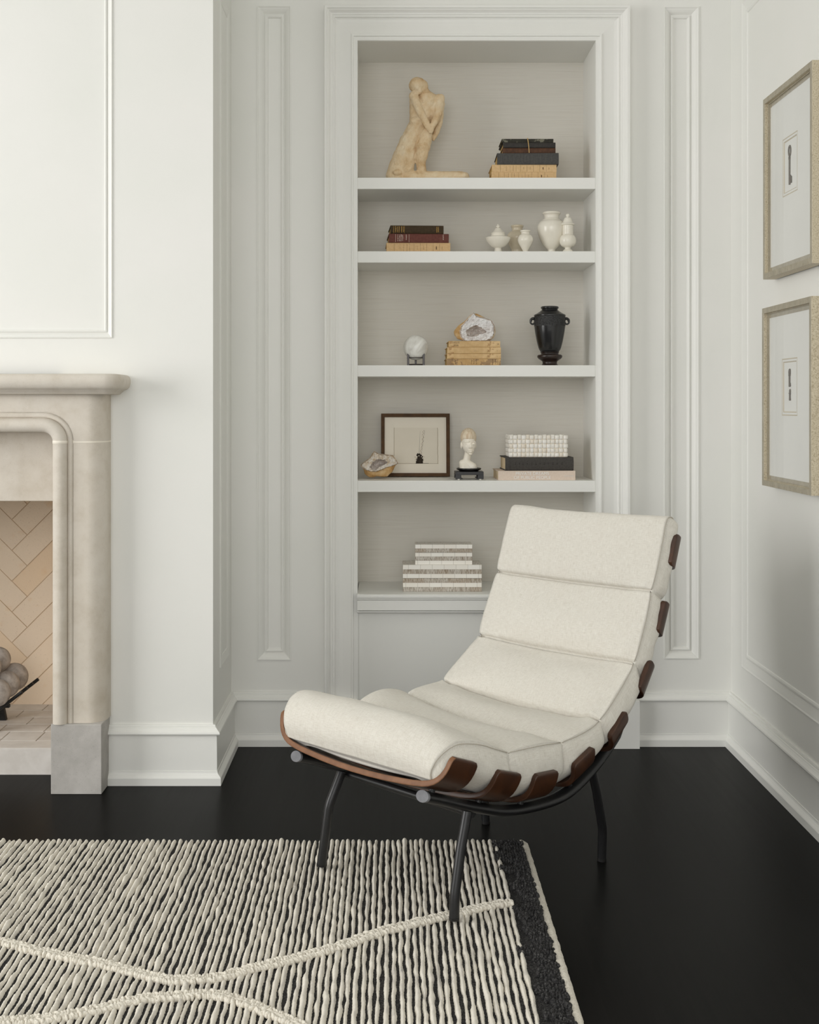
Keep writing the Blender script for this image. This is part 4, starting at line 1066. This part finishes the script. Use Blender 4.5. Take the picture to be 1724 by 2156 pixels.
# black urn
Yu = 4.135; ku = Yu / F / 4.205; xu = (1157.2 - CX) * Yu / F
fz = lambda y: CAMZ + (CY - (630 + y / 4.205)) * Yu / F
ur = thing('black_urn', 'glossy black bronze urn with ring handles on the third shelf', 'vase', (xu, Yu, z3))
R_ = lambda pr: refine([(a * ku, fz(y)) for a, y in pr], 4)
MB().lathe(xu, Yu, R_([(72, 472), (80, 466), (96, 440), (112, 385), (127, 310), (134, 262), (137, 238)]), 48).build('body', M['bronze'], ur)
MB().lathe(xu, Yu, R_([(138, 239), (138, 236), (137, 200), (137, 160), (138, 152)]), 48).build('patterned_band', M['bronze_band'], ur)['label'] = 'matt patterned band'
MB().lathe(xu, Yu, R_([(138, 153), (140, 147), (137, 138), (120, 130), (92, 112), (74, 98), (70, 92), (76, 84), (79, 76), (76, 67), (66, 65), (58, 80)]), 48).build('neck', M['bronze'], ur)
pf = [(a * ku, fz(y)) for a, y in [(98, 597), (96, 590), (74, 582), (64, 570), (66, 552), (80, 540), (100, 526), (109, 514), (109, 500), (100, 492), (82, 492), (76, 478), (84, 472), (78, 465)]]; pf[0] = (pf[0][0], z3)
MB().lathe(xu, Yu, refine(pf, 4), 48).build('foot', M['bronze_brown'], ur)['label'] = 'brown bronze foot'
for sg in (-1, 1):
    mb = MB(); hx = xu + sg * 152 * ku
    mb.tube([(hx + 20 * ku * math.cos(a), Yu, fz(195) + 26 * ku * math.sin(a)) for a in [2 * PI * k / 20 for k in range(21)]], .0030, 8, False)
    mb.ell((xu + sg * 146 * ku, Yu, fz(172)), (.0075, .006, .005), None, 10, 8); mb.ell((xu + sg * 166 * ku, Yu, fz(188)), (.004, .0035, .005), None, 10, 8)
    mb.build('handle', M['bronze'], ur)

# ------------------------------------------------------------------ fourth shelf
fr4 = thing('picture_frame', 'dark brown picture frame leaning on the bookcase back on the fourth shelf', 'picture frame', ((874.5 - CX) * 4.27 / F, 4.262, z4))
tilt = math.radians(5.5)
Wf, Hf = 144.5 * 4.265 / F, .2135
xc4 = (874.5 - CX) * 4.265 / F


def LF(u, v, d): # local frame coords: u across, v up, d out of the picture
    return Vector((xc4 + u, 4.262 + v * math.sin(tilt) - d * math.cos(tilt), z4 + .001 + v * math.cos(tilt) + d * math.sin(tilt)))


def lbox(mb, u0, u1, v0, v1, d0, d1):
    vs = [LF(u, v, d) for d in (d0, d1) for u, v in ((u0, v0), (u1, v0), (u1, v1), (u0, v1))]
    mb.add(vs, [(0, 3, 2, 1), (4, 5, 6, 7), (0, 1, 5, 4), (1, 2, 6, 5), (2, 3, 7, 6), (3, 0, 4, 7)]); return mb


fw = .0118; h2 = Wf / 2
mb = MB(); sweep(mb, (-h2, h2, 0, Hf), [(0, 0), (0, .0125), (.0008, .0135), (fw - .0008, .0135), (fw, .0125), (fw, .004)], lambda u, v, h: LF(u, v, h)); lbox(mb, -h2 + .002, h2 - .002, .002, Hf - .002, 0, .003); mb.build('frame', M['frame_wood'], fr4)
mt = lbox(MB(), -h2 + fw, h2 - fw, fw, Hf - fw, .003, .0050).build('mat_board', M['mat_board'], fr4)
ku4 = 4.265 / F / 5.747
UU = lambda x: (740 + x / 5.747 - 874.5) * 4.265 / F
VV = lambda y: (1002 - (850 + y / 5.747)) * 4.265 / F
lbox(MB(), UU(515), UU(1040), VV(713), VV(282), .005, .0056).build('print_sheet', M['paper'], fr4)
mb = MB()
for a in [(512, 516, 280, 713)]: lbox(mb, UU(a[0]), UU(a[1]), VV(a[3]), VV(a[2]), .0056, .0059)
y = 282
while y < 713:
    xo = 1040 + 5 * noise.noise(Vector((y * .02, 3, 0))); lbox(mb, UU(xo), UU(xo + 5), VV(y + 16), VV(y), .0056, .0059); y += 15
lbox(mb, UU(515), UU(1050), VV(717), VV(713), .0056, .0058); mb.build('sheet_edge', M['paper_edge'], fr4)
mb = MB(); rr = random.Random(5)


def ldisc(mb, x, y, rx, ry, d1, n=9):
    ph = rr.random(); ring = [(UU(x + rx * math.cos(2 * PI * (k + ph) / n)), VV(y + ry * math.sin(2 * PI * (k + ph) / n))) for k in range(n)]
    mb.add([LF(u, v, .0054) for u, v in ring] + [LF(u, v, d1) for u, v in ring], [tuple(range(n, 2 * n))] + [(k, (k + 1) % n, n + (k + 1) % n, n + k) for k in range(n)])


for k in range(60):
    y = 600 + 112 * rr.random(); wd = 36 * (1 if y > 630 else .75); x = 822 + wd * rr.uniform(-1, 1); q = rr.uniform(5, 12); ldisc(mb, x, min(y, 706), q, q, .0060 + .0003 * rr.random())
lbox(mb, UU(793), UU(853), VV(713), VV(640), .0056, .0060)
for k in range(14): x = 776 + k * 6; lbox(mb, UU(x), UU(x + 7), VV(716), VV(709 - rr.uniform(0, 5)), .0056, .006)
for k in range(9): x = 862 + k * 8; lbox(mb, UU(x), UU(x + 6), VV(715), VV(711), .0056, .006)
for k in range(26):
    t = k / 25; y = 325 + t * 265; x = 830 - 12 * t; ldisc(mb, x, y, 1.3 + 1.2 * t, 2.6 + 2 * t, .0058, 6)
    x = 880 - 34 * t + rr.uniform(-6, 6); ldisc(mb, x, y, 2.2, 3.4, .0058, 6)
mb.build('ink_drawing', M['ink'], fr4)
mb = MB()
for k in range(40):
    t = k / 39; y = 315 + t * 285; x = 872 - 32 * t + rr.uniform(-11, 9); ldisc(mb, x, y, 2.2, 4.2, .00585, 6)
mb.build('ochre_drawing', M['ochre_ink'], fr4)
mb = MB()
for k in range(70):
    a_, q = rr.uniform(0, 2 * PI), rr.random() ** .7; ldisc(mb, 826 + 62 * q * math.cos(a_), min(652 + 62 * q * math.sin(a_), 704), 7, 7, .00562 + .00001 * rr.random(), 8)
mb.build('grey_wash', M['wash'], fr4)

geode('geode', 'open tan geode bowl lying in front of the leaning picture frame', [(105, 730), (150, 698), (220, 650), (275, 565), (340, 600), (430, 608), (500, 618), (570, 712), (550, 750), (505, 830), (440, 880), (370, 892), (300, 886), (250, 898), (200, 892), (150, 845), (138, 790)],
      [(108, 730), (150, 700), (220, 650), (275, 570), (340, 602), (430, 612), (500, 622), (565, 712), (500, 738), (430, 758), (370, 780), (320, 805), (250, 805), (200, 795), (155, 778)],
      [(220, 762), (250, 700), (330, 655), (400, 668), (440, 700), (400, 728), (340, 752), (300, 790), (250, 790)], 4.135, .085, .04, z4, .35, None, crystal='quartz_beige', hollow='smoky', s=(1 / 5.747, 740, 1 / 5.747, 850))

# bust on its stand
YBu = 4.14; kb = YBu / F / 5.747
bz = lambda x, y, d=0: Vector(((740 + x / 5.747 - CX) * YBu / F, YBu + d * kb, CAMZ + (CY - (850 + y / 5.747)) * YBu / F))
ztop_stand = bz(0, 786).z
stn = thing('display_stand', 'black lacquered display stand with white pads under the bust', 'stand', (bz(1417, 0).x, YBu, z4))
sx0, sx1 = bz(1249, 0).x, bz(1588, 0).x; cxs = (sx0 + sx1) / 2; hw_ = (sx1 - sx0) / 2; zt0, zt1 = bz(0, 856).z, bz(0, 815).z
pdh = .0022
MB().box(sx0, sx1, YBu - hw_ * .8, YBu + hw_ * .8, zt0, zt1).build('top_plate', M['ebony'], stn, .001)
MB().lathe(cxs, YBu, [(112 * kb, zt1), (118 * kb, bz(0, 808).z), (146 * kb, bz(0, 796).z), (150 * kb, bz(0, 782).z), (146 * kb, bz(0, 777).z), (138 * kb, bz(0, 782).z), (0, bz(0, 786).z)], 40).build('dish', M['ebony'], stn)
for sx_ in (-1, 1):
    for sy_ in (-1, 1):
        mb = MB(); xa = cxs + sx_ * hw_; xb = cxs + sx_ * (hw_ - 70 * kb); ya = YBu + sy_ * hw_ * .8; yb = YBu + sy_ * (hw_ * .8 - .006)
        mb.box(min(xa, xb), max(xa, xb), min(ya, yb), max(ya, yb), z4 + pdh, zt0 + .001)
        xb2 = cxs + sx_ * (hw_ - 86 * kb); mb.box(min(xb, xb2), max(xb, xb2), min(ya, yb), max(ya, yb), z4 + pdh, z4 + pdh + .004)
        lg = mb.build('leg', M['ebony'], stn, .0006)
        xm_ = cxs + sx_ * (hw_ - 40 * kb); MB().box(xm_ - .0035, xm_ + .0035, YBu + sy_ * (hw_ * .8 - .003) - .0028, YBu + sy_ * (hw_ * .8 - .003) + .0028, z4, z4 + pdh + .0003).build('pad', M['felt'], lg)['label'] = 'white pad'
bu = thing('bust', 'carved cream head with long neck on the black display stand', 'bust', (bz(1415, 0).x, YBu, ztop_stand))
mb = MB()
mb.ell(bz(1414, 430, 8), (90 * kb, 108 * kb, 122 * kb)); mb.ell(bz(1420, 500, -22), (80 * kb, 84 * kb, 100 * kb)); mb.ell(bz(1432, 565, -38), (50 * kb, 55 * kb, 46 * kb))
mb.caps(bz(1412, 580, 12), bz(1392, 690, 16), 40 * kb, 44 * kb)
mb.caps(bz(1392, 690, 16), bz(1350, 730, 14), 46 * kb, 46 * kb); mb.caps(bz(1345, 720, 12), bz(1365, 775, 8), 44 * kb, 62 * kb); mb.caps(bz(1385, 705, 6), bz(1455, 768, 0), 42 * kb, 62 * kb); mb.caps(bz(1362, 780, 0), bz(1484, 792, -6), 56 * kb, 36 * kb); mb.caps(bz(1400, 720, 4), bz(1490, 784, -2), 30 * kb, 26 * kb)
mb.ell(bz(1436, 512, -108), (17 * kb, 22 * kb, 26 * kb)); mb.caps(bz(1434, 478, -100), bz(1436, 520, -114), 9 * kb, 13 * kb); mb.ell(bz(1422, 524, -104), (11 * kb, 12 * kb, 9 * kb)); mb.ell(bz(1450, 524, -104), (11 * kb, 12 * kb, 9 * kb))
mb.ell(bz(1434, 560, -94), (32 * kb, 18 * kb, 11 * kb)); mb.ell(bz(1434, 579, -90), (27 * kb, 20 * kb, 11 * kb)); mb.ell(bz(1434, 605, -72), (24 * kb, 22 * kb, 16 * kb))
mb.caps(bz(1372, 462, -80), bz(1412, 456, -104), 9 * kb, 8 * kb); mb.caps(bz(1452, 456, -104), bz(1488, 462, -80), 8 * kb, 9 * kb)
mb.ell(bz(1392, 484, -90), (22 * kb, 12 * kb, 10 * kb)); mb.ell(bz(1472, 484, -90), (20 * kb, 12 * kb, 10 * kb))
mb.ell(bz(1330, 500, 5), (15 * kb, 28 * kb, 44 * kb)); mb.ell(bz(1498, 500, 5), (12 * kb, 26 * kb, 42 * kb))
for p in range(len(mb.v)):
    x, y, z = mb.v[p]
    if z < ztop_stand: mb.v[p] = (x, y, ztop_stand)
organic('head', mb, M['bone'], bu, .00085, 3)
mb = MB(); mb.ell(bz(1414, 408, 14), (97 * kb, 115 * kb, 116 * kb), None, 48, 28)
mb.v = [v for v in mb.v]
zc_ = bz(0, 418).z; keep = MB()
def hairz(x, y): return bz(0, 425).z - (.9 * max(0, (y - (YBu - 70 * kb))) if y > YBu - 70 * kb else 0) 
keep.v = [(x, y, max(z, hairz(x, y)) if z < hairz(x, y) else z) for x, y, z in mb.v]; keep.f = mb.f; keep.smooth = mb.smooth; keep.tone = mb.tone; keep.mi = mb.mi
keep.build('hair', M['bone_hair'], bu)['label'] = 'carved close-cropped hair'

# ------------------------------------------------------------------ kneeling statue on the top shelf
YS = 4.17; ks = YS / F / 7.836
sz_ = lambda x, y, d=0: Vector(((790 + x / 7.836 - CX) * YS / F, YS + d * ks, CAMZ + (CY - (140 + y / 7.836)) * YS / F))
stt = thing('statue', 'tan plaster statue of a kneeling figure with bowed head on the top shelf', 'statue', (sz_(800, 0).x, YS, z1))
mb = MB(); cp = lambda a, b, ra, rb_: mb.caps(sz_(*a), sz_(*b), ra * ks, rb_ * ks)
mb.ell(sz_(690, 320, -60), (140 * ks, 140 * ks, 128 * ks)); mb.ell(sz_(760, 340, -30), (110 * ks, 120 * ks, 120 * ks)); mb.ell(sz_(715, 425, -110), (62 * ks, 55 * ks, 58 * ks)); mb.ell(sz_(690, 400, -160), (22 * ks, 26 * ks, 30 * ks))
cp((800, 430, 20), (870, 560, 40), 105, 130); cp((860, 560, 40), (800, 780, 30), 165, 165); cp((800, 780, 30), (720, 960, 20), 165, 150)
cp((960, 560, 30), (940, 800, 30), 110, 120); cp((660, 560, 20), (660, 860, 20), 95, 105)
mb.ell(sz_(1058, 540, -10), (86 * ks, 90 * ks, 82 * ks)); mb.ell(sz_(625, 505, -70), (74 * ks, 80 * ks, 80 * ks))
cp((630, 510, -80), (740, 780, -150), 74, 64); cp((740, 780, -150), (860, 1030, -190), 64, 50); cp((860, 1030, -190), (905, 1110, -190), 48, 34)
cp((1066, 550, -20), (1040, 790, -110), 76, 68); cp((1040, 790, -110), (950, 1010, -180), 66, 50); cp((950, 1010, -180), (905, 1115, -195), 46, 34)
cp((1092, 620, 20), (1060, 900, 30), 52, 58); cp((1060, 900, 30), (985, 1140, 20), 60, 46); cp((985, 1140, 20), (960, 1200, 10), 44, 28)
mb.ell(sz_(660, 930, -90), (95 * ks, 70 * ks, 75 * ks))
cp((680, 980, 10), (560, 1250, 0), 140, 155); cp((560, 1250, 0), (430, 1560, 10), 165, 165); cp((430, 1560, 10), (360, 1800, 10), 165, 185); cp((560, 1420, -40), (520, 1700, -60), 110, 120)
cp((840, 1130, -60), (790, 1350, -90), 108, 112); cp((790, 1350, -90), (745, 1600, -70), 110, 84); cp((745, 1600, -70), (770, 1800, -60), 78, 76)
mb.ell(sz_(365, 1780, -170), (70 * ks, 60 * ks, 50 * ks))
cp((330, 1840, -40), (900, 1850, -60), 130, 110); cp((900, 1850, -60), (1420, 1830, -20), 108, 100); mb.ell(sz_(1450, 1820, -20), (100 * ks, 110 * ks, 80 * ks))
mb.v = [(x, y, max(z, z1)) for x, y, z in mb.v]
organic('figure', mb, M['statue'], stt, .0019, 3, .0022, 55, .0012, 170)

# ------------------------------------------------------------------ framed keys on the right wall
XFf = 1.066


def keyframe(label, Y0, Y1, Z0, Z1, win, keys):
    r = thing('framed_keys', label, 'picture frame', (XR, (Y0 + Y1) / 2, (Z0 + Z1) / 2), 'framed keys on the right wall')
    to = lambda u, v, h: (XR - h, u, v)
    D = XR - XFf
    mb = MB(); mb.m = 1; sweep(mb, (Y0, Y1, Z0, Z1), [(0, 0), (0, D - .0006)], to); mb.m = 0
    sweep(mb, (Y0, Y1, Z0, Z1), [(0, D - .0006), (.0006, D), (.0152, D), (.0158, D - .0006)], to); mb.m = 1
    sweep(mb, (Y0, Y1, Z0, Z1), [(.0158, D - .0006), (.0158, D - .009)], to); mb.m = 0
    sweep(mb, (Y0, Y1, Z0, Z1), [(.0158, D - .009), (.0190, D - .0095), (.0190, D - .012), (.03, D - .012)], to)
    mb.build('frame', [M['champ'], M['champ_side']], r)
    a0, a1, b0, b1 = Y0 + .018, Y1 - .018, Z0 + .018, Z1 - .018
    y0, y1, za, zb2 = win
    mb = holed(a0, a1, b0, b1, [win], lambda u, v: (XR - D + .0125, u, v)); mt_ = mb.build('mat_board', M['white_mat'], r)
    sweep(MB(), win, [(0, D - .0125), (.0015, D - .0121), (.0032, D - .0127)], to).build('outer_bevel', M['bevel'], mt_)
    sweep(MB(), win, [(.0032, D - .0127), (.0085, D - .0129)], to).build('mat_step', M['white_mat'], mt_)
    sweep(MB(), win, [(.0085, D - .0127), (.0115, D - .0150)], to).build('window_bevel', M['bevel'], mt_)
    mb = MB(); mb.add([to(y0 + .0, za, D - .0150), to(y1, za, D - .0150), to(y1, zb2, D - .0150), to(y0, zb2, D - .0150)], [(0, 1, 2, 3)]); mb.build('backing', M['white_mat'], r)
    mb = MB(); mb.add([to(a0, b0, 0.001), to(a1, b0, .001), to(a1, b1, .001), to(a0, b1, .001)], [(0, 1, 2, 3)]); mb.build('back_board', M['bevel'], r)
    for (yc, zt_, zb3, typ) in keys:
        mb = MB(); Hk = zt_ - zb3; h = D - .0142
        rr_ = Hk * (.13 if typ == 0 else .16)
        mb.tube([(XR - h, yc + rr_ * .62 * math.cos(a), zt_ - rr_ + rr_ * math.sin(a)) for a in [2 * PI * k / 24 for k in range(25)]], .0028, 8, False)
        mb.tube([(XR - h, yc, zt_ - rr_ * 1.9), (XR - h, yc, zb3)], lambda t: .0034, 10)
        for q in ((.30, .05), (.34, .06)): mb.ell((XR - h, yc, zt_ - Hk * q[0]), (.0042, .0052, .0022), None, 10, 8)
        mb.box(XR - h - .0018, XR - h + .0018, yc - Hk * .16, yc, zb3 + Hk * .03, zb3 + Hk * .2)
        mb.box(XR - h - .0012, XR - h + .0012, yc - Hk * .09, yc, zb3 + Hk * .06, zb3 + Hk * .24)
        mb.build('key', M['key'], r)
    mb = MB(); hg = D - .0105; mb.add([to(a0 - .001, b0 - .001, hg), to(a1 + .001, b0 - .001, hg), to(a1 + .001, b1 + .001, hg), to(a0 - .001, b1 + .001, hg)], [(0, 1, 2, 3)]); mb.build('glazing', M['glass'], r)


keyframe('upper champagne frame on the right wall holding one long key', 3.184, 3.602, 1.4560, 1.9700, (3.335, 3.462, 1.667, 1.826), [(3.405, 1.798, 1.693, 0)])
keyframe('lower champagne frame on the right wall holding two short keys', 3.190, 3.612, .8670, 1.3735, (3.337, 3.468, 1.068, 1.224), [(3.405, 1.193, 1.146, 1), (3.402, 1.138, 1.109, 0)])
